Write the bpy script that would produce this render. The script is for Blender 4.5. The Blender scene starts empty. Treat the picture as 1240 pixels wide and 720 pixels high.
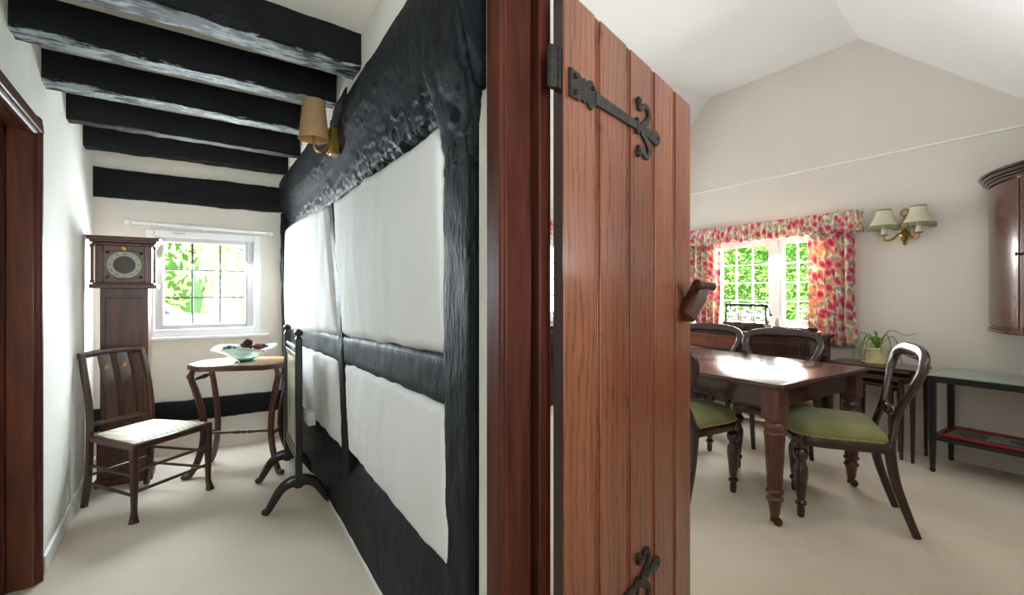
import bpy, bmesh, math, random
from mathutils import Vector, Matrix, noise
random.seed(7)
S = bpy.context.scene
COL = S.collection
PI = math.pi

# ------------------------------------------------------------------ camera, world, lights, exposure
cam_d = bpy.data.cameras.new('camera'); cam = bpy.data.objects.new('camera', cam_d); COL.objects.link(cam)
cam_d.sensor_width = 36.0; cam_d.lens = 36.0*556/1240; cam_d.shift_y = -5.0/1240
cam_d.clip_start = 0.02
cam.location = (0, 0, 1.3); cam.rotation_euler = (PI/2, 0, -math.radians(32.704))
S.camera = cam
S.view_settings.view_transform = 'Standard'; S.view_settings.look = 'None'
S.view_settings.exposure = 0.0; S.view_settings.gamma = 1.0
S.view_settings.use_curve_mapping = False

w = bpy.data.worlds.new('world'); S.world = w; w.use_nodes = True
nt = w.node_tree; nt.nodes.clear()
wo = nt.nodes.new('ShaderNodeOutputWorld'); wb = nt.nodes.new('ShaderNodeBackground')
wb.inputs[0].default_value = (0.93, 0.97, 1.0, 1); wb.inputs[1].default_value = 6.0
nt.links.new(wb.outputs[0], wo.inputs[0])

def sun(name, direction, power, angle):
    l = bpy.data.lights.new(name, 'SUN'); l.energy = power; l.angle = math.radians(angle); l.color = (1, .96, .88)
    o = bpy.data.objects.new(name, l); COL.objects.link(o)
    o.rotation_euler = Vector(direction).to_track_quat('-Z', 'Y').to_euler(); o.location = (0, 0, 8)
def area(name, loc, direction, sx, sy, power, color=(1, 1, 1)):
    l = bpy.data.lights.new(name, 'AREA'); l.shape = 'RECTANGLE'; l.size = sx; l.size_y = sy
    l.energy = power; l.color = color
    o = bpy.data.objects.new(name, l); COL.objects.link(o); o.location = loc
    o.rotation_euler = Vector(direction).to_track_quat('-Z', 'Y').to_euler()
    return o
sun('sun', (0.55, 0.35, -1.0), 26.0, 1.0)
# daylight through the windows; the fill lamps are added, no windows behind them
area('hall_window_light', (-.08, 4.72, 1.42), (-.03, -1, -.75), .60, .68, 96, (.82, .92, 1))
area('hall_rear_fill_light', (-.2, -1.4, 1.5), (-.03, 1, .28), 1.0, 1.3, 27, (.82, .92, 1)).data.spread = math.radians(95)  # added fill from behind the camera; the rear wall has no window
area('dining_window_light', (5.02, 2.62, 1.42), (-1, -.05, -.5), 1.15, .85, 165, (1, .985, .96))
area('dining_side_window_light', (3.45, 4.76, 1.50), (.0, -1, -.1), 1.3, .85, 62, (.92, .965, 1))
area('dining_front_fill_light', (2.6, .2, 1.75), (.1, 1, .5), 1.6, .7, 24, (.90, .955, 1))  # added fill lamp before the solid front wall, lifting room and ceiling

# ------------------------------------------------------------------ materials
def lin(h):
    h = h.lstrip('#'); r = []
    for i in (0, 2, 4):
        c = int(h[i:i+2], 16)/255; r.append(c/12.92 if c <= .04045 else ((c+.055)/1.055)**2.4)
    return tuple(r)+(1,)
class NT:
    def __init__(s, name):
        s.m = bpy.data.materials.new(name); s.m.use_nodes = True; s.t = s.m.node_tree
        s.b = s.t.nodes['Principled BSDF']
    def n(s, typ, **kw):
        nd = s.t.nodes.new(typ)
        for k, v in kw.items():
            if k.startswith('i_'):
                key = k[2:]; key = int(key) if key.isdigit() else key.replace('_', ' ')
                nd.inputs[key].default_value = v
            else: setattr(nd, k, v)
        return nd
    def l(s, a, b): s.t.links.new(a, b)
    def coord(s, kind='Object', scale=(1, 1, 1), loc=(0, 0, 0)):
        tc = s.n('ShaderNodeTexCoord'); mp = s.n('ShaderNodeMapping')
        mp.inputs['Scale'].default_value = scale; mp.inputs['Location'].default_value = loc
        s.l(tc.outputs[kind], mp.inputs[0]); return mp.outputs[0]
    def noise(s, vec, scale, detail=4, rough=.55, dist=0):
        nd = s.n('ShaderNodeTexNoise'); nd.inputs['Scale'].default_value = scale; nd.inputs['Detail'].default_value = detail
        nd.inputs['Roughness'].default_value = rough; nd.inputs['Distortion'].default_value = dist
        s.l(vec, nd.inputs['Vector']); return nd.outputs['Fac']
    def ramp(s, fac, stops, interp='LINEAR'):
        r = s.n('ShaderNodeValToRGB'); r.color_ramp.interpolation = interp
        e = r.color_ramp.elements
        while len(e) < len(stops): e.new(.5)
        for i, (p, c) in enumerate(stops): e[i].position = p; e[i].color = c
        s.l(fac, r.inputs[0]); return r.outputs[0]
    def mix(s, fac, a, b, mode='MIX'):
        m = s.n('ShaderNodeMix', data_type='RGBA', blend_type=mode)
        for sock, val in ((m.inputs[0], fac), (m.inputs[6], a), (m.inputs[7], b)):
            if hasattr(val, 'links') : s.l(val, sock)
            else: sock.default_value = val
        return m.outputs[2]
    def bump(s, h, strength, dist=.01):
        b = s.n('ShaderNodeBump'); b.inputs['Strength'].default_value = strength; b.inputs['Distance'].default_value = dist
        s.l(h, b.inputs['Height']); s.l(b.outputs[0], s.b.inputs['Normal'])
    def set(s, col=None, rough=None, metal=None, spec=None, coat=None, trans=None, ior=None):
        I = s.b.inputs
        if col is not None:
            if hasattr(col, 'links'): s.l(col, I['Base Color'])
            else: I['Base Color'].default_value = col
        if rough is not None:
            if hasattr(rough, 'links'): s.l(rough, I['Roughness'])
            else: I['Roughness'].default_value = rough
        if metal is not None: I['Metallic'].default_value = metal
        if spec is not None: I['Specular IOR Level'].default_value = spec
        if coat is not None: I['Coat Weight'].default_value = coat; I['Coat Roughness'].default_value = .12
        if trans is not None: I['Transmission Weight'].default_value = trans
        if ior is not None: I['IOR'].default_value = ior
        return s
M = {}
def plaster(name, hexc, rough=.75, b=.25, scale=14, vary=.03):
    t = NT(name); v = t.coord(); nz = t.noise(v, 3.0, 5); c = lin(hexc)
    d = tuple(x*(1-vary*2) for x in c[:3])+(1,)
    t.set(t.ramp(nz, [(.35, d), (.65, c)]), rough, spec=.12)
    t.bump(t.noise(v, scale, 6, .6), b, .01); M[name] = t.m
plaster('white_plaster', 'f3f0e8')
plaster('cream_plaster', 'efe7da')
plaster('panel_plaster', 'efeeeb', .85, .12, 9, .02)
plaster('dining_plaster', 'ddd5cd', .85, .12, 60, .015)
plaster('ceiling_white', 'eeeeee', .85, .06, 40, .01)
plaster('cream_ceiling', 'f6f0e2', .8, .1, 30, .01)
plaster('white_gloss', 'f2f2f0', .3, .02, 20, 0)
def plain(name, hexc, rough=.5, metal=0, **k):
    t = NT(name); t.set(lin(hexc), rough, metal, **k); v = t.coord(); t.bump(t.noise(v, 60, 3), .04, .005); M[name] = t.m; return t
def wood(name, dark, light, scale=1.0, rough=.3, coat=.3, axis=2, bump=.08):
    t = NT(name); sc = [14, 14, 14]; sc[axis] = 1.2
    v = t.coord('Object', tuple(x*scale for x in sc))
    g = t.noise(v, 1.5, 6, .6, .8)
    sc2 = [110, 110, 110]; sc2[axis] = 4
    f = t.noise(t.coord('Object', tuple(x*scale for x in sc2)), 1.0, 2)
    c = t.ramp(g, [(.3, lin(dark)), (.7, lin(light))])
    c = t.mix(t.ramp(f, [(.35, (.55, .55, .55, 1)), (.55, (1, 1, 1, 1))]), (0, 0, 0, 1), c, 'MIX')
    c2 = t.mix(.5, t.ramp(g, [(.3, lin(dark)), (.7, lin(light))]), c)
    t.set(c2, rough, coat=coat); t.bump(f, bump, .003); M[name] = t.m
wood('mahogany', '3a1a11', '62301f', 1, .3, .35, 2)
wood('mahogany_flat', '3a160d', '6d2d1a', 1, .22, .5, 1)
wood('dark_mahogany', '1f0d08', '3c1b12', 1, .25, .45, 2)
wood('dark_mahogany_flat', '2c120a', '4e2215', 1, .2, .35, 1)
wood('oak_brown', '36190d', '64341d', 1.2, .38, .2, 2)
wood('chair_wood', '2b130a', '55301d', 1.2, .35, .3, 2)
wood('light_top', 'a5764a', 'c99a68', 1, .35, .2, 0)
wood('door_frame_wood', '3c1b12', '643326', 1, .48, .08, 2)
M['door_frame_wood'].node_tree.nodes['Principled BSDF'].inputs['Specular IOR Level'].default_value = .15
wood('orange_wood', '4a200f', '7c3f20', 1, .34, .25, 2)
wood('cabinet_wood', '381a12', '5e3223', 1, .27, .35, 2)
wood('sideboard_wood', '481b0e', '82401f', 1, .3, .3, 1)
wood('black_wood', '0d0c0c', '191817', 1, .35, .3, 2)
# plank door: cathedral grain along each plank, offset per plank by UV
t = NT('oak_planks')
v = t.coord('UV', (1, .13, 1)); n1 = t.noise(v, 4.5, 3, .5, .3)
wv = t.n('ShaderNodeTexWave', wave_type='BANDS', bands_direction='X', wave_profile='SAW')
wv.inputs['Scale'].default_value = 10.0; wv.inputs['Distortion'].default_value = 11.0
wv.inputs['Detail'].default_value = 4; wv.inputs['Detail Scale'].default_value = 1.5; wv.inputs['Detail Roughness'].default_value = .62
t.l(v, wv.inputs['Vector'])
fine = t.noise(t.coord('UV', (170, 5, 1)), 1.0, 3)
base = t.ramp(n1, [(.3, lin('935030')), (.7, lin('b06946'))])
grain = t.ramp(wv.outputs['Fac'], [(0, (.30, .25, .23, 1)), (.08, (.58, .53, .5, 1)), (.24, (1, 1, 1, 1)), (.85, (.95, .93, .92, 1)), (1, (.66, .6, .57, 1))])
c = t.mix(.9, base, grain, 'MULTIPLY')
c = t.mix(.35, c, t.ramp(fine, [(.35, (.45, .42, .4, 1)), (.6, (1, 1, 1, 1))]), 'MULTIPLY')
t.set(c, .34, coat=.25); t.bump(fine, .1, .002); M['oak_planks'] = t.m
# black painted timber: gloss paint over rough wood with scuffed patches
t = NT('black_timber'); v = t.coord(); n1 = t.noise(t.coord('Object', (1, 1, .45)), 26, 6, .65); n2 = t.noise(t.coord('Object', (6, 2.5, 10), (3, 1, 2)), 1.6, 8, .7)
t.set(t.mix(t.ramp(n2, [(.66, (0, 0, 0, 1)), (.72, (.5, .5, .5, 1))]), lin('13161a'), lin('32393e')), t.ramp(n1, [(.3, (.50, .50, .50, 1)), (.7, (.75, .75, .75, 1))]))
t.set(spec=.22); t.bump(n1, .5, .008); M['black_timber'] = t.m
t = NT('black_joist'); v = t.coord(); n1 = t.noise(v, 18, 5, .6)
t.set(lin('0b0c0d'), .55, spec=.2); t.bump(n1, .35, .008); M['black_joist'] = t.m
t = NT('black_post'); n1 = t.noise(t.coord('Object', (60, 60, 4)), 1.0, 5, .6); n2 = t.noise(t.coord('Object', (1, 1, .3)), 60, 3)
ck = t.ramp(n1, [(.36, (0, 0, 0, 1)), (.42, (1, 1, 1, 1))]); t.set(lin('12161a'), .6, spec=.2)
mx = t.mix(.3, ck, t.ramp(n2, [(.3, (0, 0, 0, 1)), (.7, (1, 1, 1, 1))])); t.bump(mx, .8, .008); M['black_post'] = t.m
# underside of the joists: paint scuffed to a pale bloom
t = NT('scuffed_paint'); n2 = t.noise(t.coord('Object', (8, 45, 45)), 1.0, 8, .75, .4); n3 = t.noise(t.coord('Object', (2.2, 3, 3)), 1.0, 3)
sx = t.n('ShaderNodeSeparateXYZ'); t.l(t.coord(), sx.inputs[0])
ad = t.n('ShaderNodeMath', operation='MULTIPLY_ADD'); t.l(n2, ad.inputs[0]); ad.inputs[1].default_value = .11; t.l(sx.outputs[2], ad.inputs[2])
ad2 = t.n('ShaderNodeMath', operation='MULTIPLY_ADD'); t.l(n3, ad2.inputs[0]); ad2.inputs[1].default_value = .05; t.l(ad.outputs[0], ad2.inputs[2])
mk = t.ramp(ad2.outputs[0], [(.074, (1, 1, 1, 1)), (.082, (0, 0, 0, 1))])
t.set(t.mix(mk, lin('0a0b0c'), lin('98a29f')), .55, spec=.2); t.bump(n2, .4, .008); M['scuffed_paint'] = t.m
plain('black_paint', '101112', .38)
t = NT('carpet'); v = t.coord(); n1 = t.noise(v, 160, 3, .7); n2 = t.noise(v, 2.2, 4)
c = t.mix(t.ramp(n2, [(.3, (0, 0, 0, 1)), (.7, (1, 1, 1, 1))]), lin('e6d8c4'), lin('eee2d2'))
c = t.mix(.28, c, t.ramp(n1, [(.3, (.6, .6, .6, 1)), (.7, (1.0, 1.0, 1.0, 1))]), 'MULTIPLY')
t.set(c, .95, spec=.1); t.bump(n1, .6, .01); M['carpet'] = t.m
t = NT('iron'); v = t.coord(); n1 = t.noise(v, 70, 4); t.set(t.ramp(n1, [(.3, lin('24221f')), (.7, lin('48443e'))]), .5, .4); t.bump(n1, .5, .004); M['iron'] = t.m
plain('brass', 'b08a4a', .28, 1.0); plain('old_brass', '5a4528', .4, .8); plain('silver', 'd0d0cc', .2, 1.0); plain('steel', '9a958c', .35, .8)
plain('white_plastic', 'eeeeec', .4); plain('lampholder', 'f2f0ea', .35)
t = NT('green_velvet'); v = t.coord(); n1 = t.noise(v, 5, 4); t.set(t.ramp(n1, [(.3, lin('727142')), (.7, lin('8b8a58'))]), .8)
t.b.inputs['Sheen Weight'].default_value = .25; t.bump(t.noise(v, 300, 2), .15, .003); M['green_velvet'] = t.m
plain('gold_braid', 'a98d52', .6)
t = NT('striped_fabric'); v = t.coord('Object', (1, 1, 1)); wv = t.n('ShaderNodeTexWave', wave_type='BANDS', bands_direction='X'); wv.inputs['Scale'].default_value = 9; wv.inputs['Distortion'].default_value = .4
t.l(v, wv.inputs['Vector']); t.set(t.ramp(wv.outputs['Fac'], [(.0, lin('b8b09c')), (.4, lin('e6dfcc')), (.75, lin('efe9d8')), (1, lin('cfc8ae'))]), .8)
t.bump(t.noise(v, 200, 2), .2, .003); M['striped_fabric'] = t.m
# floral chintz: blossoms and leaves scattered on cream, from the cloth's own UV
t = NT('floral_chintz'); uv = t.coord('UV', (1, 1, 1)); dn = t.n('ShaderNodeTexNoise'); dn.inputs['Scale'].default_value = 9; t.l(uv, dn.inputs['Vector'])
va = t.n('ShaderNodeVectorMath', operation='MULTIPLY_ADD'); t.l(dn.outputs['Color'], va.inputs[0]); va.inputs[1].default_value = (.06, .06, 0); t.l(uv, va.inputs[2])
def blossoms(scale, rad, loc):
    mp = t.n('ShaderNodeMapping'); mp.inputs['Location'].default_value = loc; t.l(va.outputs[0], mp.inputs[0])
    vo = t.n('ShaderNodeTexVoronoi', feature='F1', voronoi_dimensions='2D'); vo.inputs['Scale'].default_value = scale; vo.inputs['Randomness'].default_value = .9
    t.l(mp.outputs[0], vo.inputs['Vector'])
    return vo, t.ramp(vo.outputs['Distance'], [(rad-.05, (1, 1, 1, 1)), (rad, (0, 0, 0, 1))])
bg = t.ramp(t.noise(va.outputs[0], 7, 3), [(.42, lin('f3e8da')), (.6, lin('f0dcc0')), (.72, lin('ecbf98'))])
vo, m1 = blossoms(15, .36, (3, 1, 0)); c = t.mix(m1, bg, lin('c2c09a'))
vo, m2 = blossoms(13, .29, (0, 7, 0)); c = t.mix(m2, c, lin('efb083'))
vo, m2b = blossoms(17, .30, (5, 2, 0)); c = t.mix(m2b, c, lin('a9a9a4'))
vo, m3 = blossoms(10, .37, (0, 0, 0)); petal = t.ramp(vo.outputs['Distance'], [(.0, lin('b83452')), (.12, lin('d24f6c')), (.26, lin('e2788e')), (.40, lin('f0b0b8'))]); c = t.mix(m3, c, petal)
t.set(c, .85); t.b.inputs['Transmission Weight'].default_value = 0; M['floral_chintz'] = t.m
# the cloth lets daylight through
tr = t.n('ShaderNodeBsdfTranslucent'); t.l(c, tr.inputs[0]); ms = t.n('ShaderNodeMixShader'); ms.inputs[0].default_value = .22
t.l(t.b.outputs[0], ms.inputs[1]); t.l(tr.outputs[0], ms.inputs[2]); t.l(ms.outputs[0], t.t.nodes['Material Output'].inputs[0])
def translucent(name, hexc, f=.4, rough=.8):
    t = NT(name); t.set(lin(hexc), rough); v = t.coord('Object', (40, 40, 4)); t.bump(t.noise(v, 3, 3), .15, .003)
    tr = t.n('ShaderNodeBsdfTranslucent', i_0=lin(hexc)); ms = t.n('ShaderNodeMixShader'); ms.inputs[0].default_value = f
    t.l(t.b.outputs[0], ms.inputs[1]); t.l(tr.outputs[0], ms.inputs[2]); t.l(ms.outputs[0], t.t.nodes['Material Output'].inputs[0]); M[name] = t.m
translucent('tan_shade', 'c8a676'); translucent('cream_shade', 'efe8d6'); translucent('white_shade', 'fbfaf6', .5)
translucent('leaf', '7ea23c', .35); translucent('hedge_leaf', '8fbd62', .4); translucent('pale_leaf', 'b9cf92', .4); translucent('yellow_petal', 'c9c81e', .3); translucent('strap_leaf', '6f9a3c', .3)
plain('fringe', '8f8f62', .8); plain('cream_pot', 'd9cba6', .5); plain('soil', '2a1f16', .95)
t = NT('pane_glass'); gl = t.n('ShaderNodeBsdfGlossy'); gl.inputs['Roughness'].default_value = .02; tp = t.n('ShaderNodeBsdfTransparent'); tp.inputs[0].default_value = (.96, .98, .97, 1)
fr = t.n('ShaderNodeFresnel', i_0=1.18); ms = t.n('ShaderNodeMixShader'); t.l(fr.outputs[0], ms.inputs[0]); t.l(tp.outputs[0], ms.inputs[1]); t.l(gl.outputs[0], ms.inputs[2]); t.l(ms.outputs[0], t.t.nodes['Material Output'].inputs[0]); M['pane_glass'] = t.m
def glass(name, col, rough=.03):
    t = NT(name); t.set(col, rough, trans=1.0, ior=1.45); M[name] = t.m
glass('clear_glass', (.95, .97, .96, 1)); glass('green_glass', (.12, .32, .25, 1)); glass('bowl_glass', (.74, .92, .86, 1), .12); M['bowl_glass'].node_tree.nodes['Principled BSDF'].inputs['Transmission Weight'].default_value = .75; t = NT('port'); t.set((.06, .004, .003, 1), .1); M['port'] = t.m; glass('spirit', (.75, .4, .1, 1))
t = NT('trolley_glass'); t.set(lin('8fa596'), .08, coat=.5); M['trolley_glass'] = t.m
t = NT('mirror_glass'); t.set(lin('d6d2b4'), .2, .35); M['mirror_glass'] = t.m
t = NT('dial_brass'); t.set(lin('5a5646'), .4, .6); t.bump(t.noise(t.coord(), 80, 5), .4, .003); M['dial_brass'] = t.m
plain('chapter_silver', '96917e', .4, .3); plain('dial_centre', '2b1a12', .4)
plain('lead', '3b3d40', .5); plain('frame_grey', 'c9c9cc', .35); plain('lace', 'e9e9e6', .9)
plain('purple_dried', '4a3c52', .9); plain('cone_brown', '3a1412', .8); plain('white_dried', 'd8d0c6', .9); plain('red_dried', '7a1f1c', .8)
plain('paper_dark', '20282c', .3); plain('paper_red', 'a3283a', .4); t = NT('paper_white'); nn = t.noise(t.coord('Object', (22, 40, 22)), 1.0, 5, .7, 1.5); t.set(t.ramp(nn, [(.44, lin('1d2428')), (.5, lin('b9bdb8')), (.56, lin('2a3030'))]), .35); M['paper_white'] = t.m
plain('paper_olive', '7d7a4a', .5)
plain('tray_red', '8e1a2c', .4); plain('gravel', 'dcd8d0', .9); plain('car_white', 'eef0f2', .2, coat=.6); plain('car_glass', '26343c', .06); plain('tyre', '161616', .8); plain('brick', 'b08a74', .9); plain('bark', '4b3a2a', .9); plain('hedge_core', '3f6a28', .95)

# ------------------------------------------------------------------ mesh builder
class MB:
    def __init__(s): s.bm = bmesh.new(); s.uv = None
    def V(s, p): return s.bm.verts.new(p)
    def F(s, vs, smooth=True):
        try: f = s.bm.faces.new(vs); f.smooth = smooth; return f
        except ValueError: return None
    def box(s, x0, x1, y0, y1, z0, z1):
        v = [s.V((x, y, z)) for z in (z0, z1) for y in (y0, y1) for x in (x0, x1)]
        for q in ((0, 2, 3, 1), (4, 5, 7, 6), (0, 1, 5, 4), (2, 6, 7, 3), (0, 4, 6, 2), (1, 3, 7, 5)): s.F([v[i] for i in q])
        return s
    def obox(s, c, sx, sy, sz, ax=(1, 0, 0), ay=(0, 1, 0), az=(0, 0, 1)):
        c = Vector(c); ax = Vector(ax)*sx/2; ay = Vector(ay)*sy/2; az = Vector(az)*sz/2
        v = [s.V(c+i*ax+j*ay+k*az) for k in (-1, 1) for j in (-1, 1) for i in (-1, 1)]
        for q in ((0, 2, 3, 1), (4, 5, 7, 6), (0, 1, 5, 4), (2, 6, 7, 3), (0, 4, 6, 2), (1, 3, 7, 5)): s.F([v[i] for i in q])
        return s
    def rings(s, rings, cap=True, closed=False):
        R = [[s.V(p) for p in r] for r in rings]; n = len(R[0])
        for a, b in zip(R, R[1:]+([R[0]] if closed else [])):
            for i in range(n): s.F([a[i], a[(i+1) % n], b[(i+1) % n], b[i]])
        if cap and not closed: s.F(R[0][::-1]); s.F(R[-1])
        return s
    def lathe(s, prof, c=(0, 0, 0), seg=20, sy=1.0, cap=True, axis=None):
        c = Vector(c); rot = Matrix.Identity(3)
        if axis is not None: rot = Vector((0, 0, 1)).rotation_difference(Vector(axis)).to_matrix()
        return s.rings([[c+rot @ Vector((max(r, .0004)*math.cos(2*PI*i/seg), sy*max(r, .0004)*math.sin(2*PI*i/seg), z)) for i in range(seg)] for r, z in prof], cap)
    def cyl(s, a, b, r0, r1=None, seg=12):
        a = Vector(a); b = Vector(b); d = b-a
        return s.lathe([(r0, 0), (r0 if r1 is None else r1, d.length)], a, seg, axis=d)
    def turned(s, a, b, prof, seg=14):
        a = Vector(a); b = Vector(b); d = b-a
        return s.lathe([(r, t*d.length) for t, r in prof], a, seg, axis=d)
    def ball(s, c, r, seg=12, n=8, sz=1.0):
        return s.lathe([(r*math.sin(PI*i/n), -r*sz*math.cos(PI*i/n)) for i in range(n+1)], c, seg)
    def sweep(s, pts, N, w, t, seg=10, closed=False, power=3.0):
        """swept rounded section: w half width in the plane of the path, t half thickness along N"""
        P = [Vector(p) for p in pts]; n = len(P); N = Vector(N).normalized(); R = []
        for i in range(n):
            if closed: T = P[(i+1) % n]-P[i-1]
            else: T = P[min(i+1, n-1)]-P[max(i-1, 0)]
            T.normalize(); B = T.cross(N).normalized(); N2 = B.cross(T).normalized()
            wi = w[i] if isinstance(w, (list, tuple)) else w; ti = t[i] if isinstance(t, (list, tuple)) else t
            r = []
            for k in range(seg):
                a = 2*PI*(k+.5)/seg; ca, sa = math.cos(a), math.sin(a)
                r.append(P[i]+B*wi*math.copysign(abs(ca)**(2/power), ca)+N2*ti*math.copysign(abs(sa)**(2/power), sa))
            R.append(r)
        return s.rings(R, True, closed)
    def tube(s, pts, r, seg=8):
        P = [Vector(p) for p in pts]; up = Vector((.123, .456, .88))
        R = []
        for i in range(len(P)):
            T = (P[min(i+1, len(P)-1)]-P[max(i-1, 0)]).normalized(); B = T.cross(up).normalized(); C = B.cross(T)
            ri = r[i] if isinstance(r, (list, tuple)) else r
            R.append([P[i]+B*ri*math.cos(2*PI*k/seg)+C*ri*math.sin(2*PI*k/seg) for k in range(seg)])
        return s.rings(R)
    def prism(s, poly, off):
        off = Vector(off); a = [s.V(p) for p in poly]; b = [s.V(Vector(p)+off) for p in poly]; n = len(a)
        s.F(a[::-1], False); s.F(b, False)
        for i in range(n): s.F([a[i], a[(i+1) % n], b[(i+1) % n], b[i]])
        return s
    def grid(s, fn, nu, nv, uvfn=None):
        """fn(u,v)->point; makes an open sheet"""
        g = [[s.V(fn(i/nu, j/nv)) for i in range(nu+1)] for j in range(nv+1)]
        if uvfn and s.uv is None: s.uv = s.bm.loops.layers.uv.new('UVMap')
        for j in range(nv):
            for i in range(nu):
                f = s.F([g[j][i], g[j][i+1], g[j+1][i+1], g[j+1][i]])
                if uvfn and f:
                    for lp, (a, b) in zip(f.loops, ((i, j), (i+1, j), (i+1, j+1), (i, j+1))): lp[s.uv].uv = uvfn(a/nu, b/nv)
        return s
    def build(s, name, mat, parent=None, bevel=0, solid=0, sharp=38, loc=None):
        bmesh.ops.recalc_face_normals(s.bm, faces=s.bm.faces[:])
        me = bpy.data.meshes.new(name)
        if loc is not None: bmesh.ops.translate(s.bm, verts=s.bm.verts[:], vec=-Vector(loc))
        s.bm.to_mesh(me); s.bm.free()
        me.set_sharp_from_angle(angle=math.radians(sharp))
        me.materials.append(M[mat]) if isinstance(mat, str) else [me.materials.append(M[x]) for x in mat]
        o = bpy.data.objects.new(name, me); COL.objects.link(o)
        if loc is not None: o.location = loc
        if parent: o.parent = parent
        if solid:
            md = o.modifiers.new('thickness', 'SOLIDIFY'); md.thickness = solid; md.offset = 0
        if bevel:
            md = o.modifiers.new('bevel', 'BEVEL'); md.width = bevel; md.segments = 2; md.limit_method = 'ANGLE'; md.angle_limit = math.radians(40); md.harden_normals = False
        return o
def tag(o, label, cat, group=None):
    o['label'] = label; o['category'] = cat
    if group: o['group'] = group
    return o
def thing(name, label, cat, loc=(0, 0, 0), rz=0, group=None):
    o = bpy.data.objects.new(name, None); COL.objects.link(o); o.empty_display_size = .1
    o.location = loc; o.rotation_euler = (0, 0, rz); return tag(o, label, cat, group)
def struct(o): o['kind'] = 'structure'; return o
def sroot(name):
    o = bpy.data.objects.new(name, None); COL.objects.link(o); return struct(o)
def dup(root, loc, rz, label):
    r = root.copy(); COL.objects.link(r); r.location = loc; r.rotation_euler = (0, 0, rz); r['label'] = label
    for ch in list(root.children):
        c = ch.copy(); COL.objects.link(c); c.parent = r
        for g in ch.children:
            d = g.copy(); COL.objects.link(d); d.parent = c
    return r
def nz(p, sc=1.0, off=0): return noise.fractal(Vector(p)*sc+Vector((off, off*1.7, off*.3)), .8, 2.0, 5)
def catmull(pts, per=6, closed=False):
    P = [Vector(p) for p in pts]; n = len(P); out = []
    rng = range(n) if closed else range(n-1)
    for i in rng:
        p0 = P[(i-1) % n] if closed or i > 0 else P[0]*2-P[1]
        p1 = P[i]; p2 = P[(i+1) % n]; p3 = P[(i+2) % n] if closed or i+2 < n else P[-1]*2-P[-2]
        for k in range(per):
            t = k/per; out.append(.5*((2*p1)+(p2-p0)*t+(2*p0-5*p1+4*p2-p3)*t*t+(3*p1-p0-3*p2+p3)*t**3))
    if not closed: out.append(P[-1])
    return out
def lerp(a, b, t): return a+(b-a)*t
def clamp(x, a=0, b=1): return max(a, min(b, x))

# ------------------------------------------------------------------ shell
def lwall(y): return -.685-.06*(y-3)
struct(MB().box(-1.6, 5.1, -1.7, 4.9, -.08, 0).build('floor', 'carpet'))
# left hall wall with the doorway near the camera
b = MB()
def lseg(y0, y1, z0, z1): b.prism([(lwall(y0), y0, z0), (lwall(y1), y1, z0), (lwall(y1)-.35, y1, z0), (lwall(y0)-.35, y0, z0)], (0, 0, z1-z0))
lseg(2.90, 4.75, 0, 2.6); lseg(1.75, 2.90, 2.06, 2.6); lseg(-1.6, 1.75, 0, 2.6)
struct(b.build('wall_left', 'white_plaster'))
# hall end wall with the window opening
WX0, WX1, WZ0, WZ1 = -.425, .275, .985, 1.775
b = MB(); b.box(-1.2, WX0, 4.6, 4.75, 0, 2.6); b.box(WX1, .62, 4.6, 4.75, 0, 2.6); b.box(WX0, WX1, 4.6, 4.75, 0, WZ0); b.box(WX0, WX1, 4.6, 4.75, WZ1, 2.6)
struct(b.build('wall_back', 'cream_plaster'))
struct(MB().box(-1.2, .6, -1.75, -1.6, 0, 2.6).build('wall_front', 'white_plaster'))
# timber framed wall between hall and dining room
def wx(y, z): return .60-.10*clamp((y-2.8)/1.7)*clamp(z)
b = MB(); b.box(.63, .72, 1.06, 4.75, 0, 4.0); b.box(.60, .72, -.10, 1.06, 2.12, 4.0); b.box(.60, .72, -1.6, -.10, 0, 4.0)
b.box(.600, .66, 1.0, 1.10, 0, 2.43)
b.prism([(.485, 4.6, 2.2), (.53, 2.0, 2.18), (.53, 1.0, 2.15), (.64, 1.0, 2.15), (.64, 4.6, 2.2)], (0, 0, .25))
WR = struct(b.build('wall_right', 'white_plaster'))
def panel(corners, amp, off):
    (fa, fb, fc, fd) = corners   # far top, near top, near bottom, far bottom as (y,z)
    def f(u, v):
        y = lerp(lerp(fa[0], fb[0], u), lerp(fd[0], fc[0], u), v); z = lerp(lerp(fa[1], fb[1], u), lerp(fd[1], fc[1], u), v)
        eu = min(u, 1-u)*max(abs(fa[0]-fb[0]), .3); ev = min(v, 1-v)*.7
        e = min(eu, ev); r = .05
        round_ = 1-(max(0, r-e)/r)**2
        bulge = amp*(math.sin(PI*u)**.6 if 0 < u < 1 else 0)*(math.sin(PI*v)**.6 if 0 < v < 1 else 0)
        wob = .005*nz((0, y*2.5, z*.8), 3, off)
        y2 = y+.012*nz((3, y, z), 5, off)*(1 if e < .06 else .3); z2 = z+.012*nz((9, y, z), 5, off)*(1 if e < .06 else .3)
        return (wx(y, z)+.03-.042*round_-bulge+wob*round_, y2, z2)
    m = MB(); m.grid(f, 56, 56)
    return m.build('plaster_panel', 'panel_plaster', WR, sharp=80)
panel([(4.46, 1.89), (3.07, 1.875), (2.775, 1.04), (4.46, .98)], .02, 1)
panel([(2.935, 1.875), (1.315, 1.85), (1.283, 1.10), (2.712, 1.04)], .025, 2)
panel([(2.64, .932), (1.283, .972), (1.237, .445), (2.53, .455)], .03, 3)
panel([(4.46, .87), (2.775, .935), (2.66, .41), (4.46, .40)], .02, 4)
# hall ceiling
struct(MB().box(-1.3, .62, -1.7, 4.75, 2.43, 2.6).build('ceiling', 'cream_ceiling'))
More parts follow.
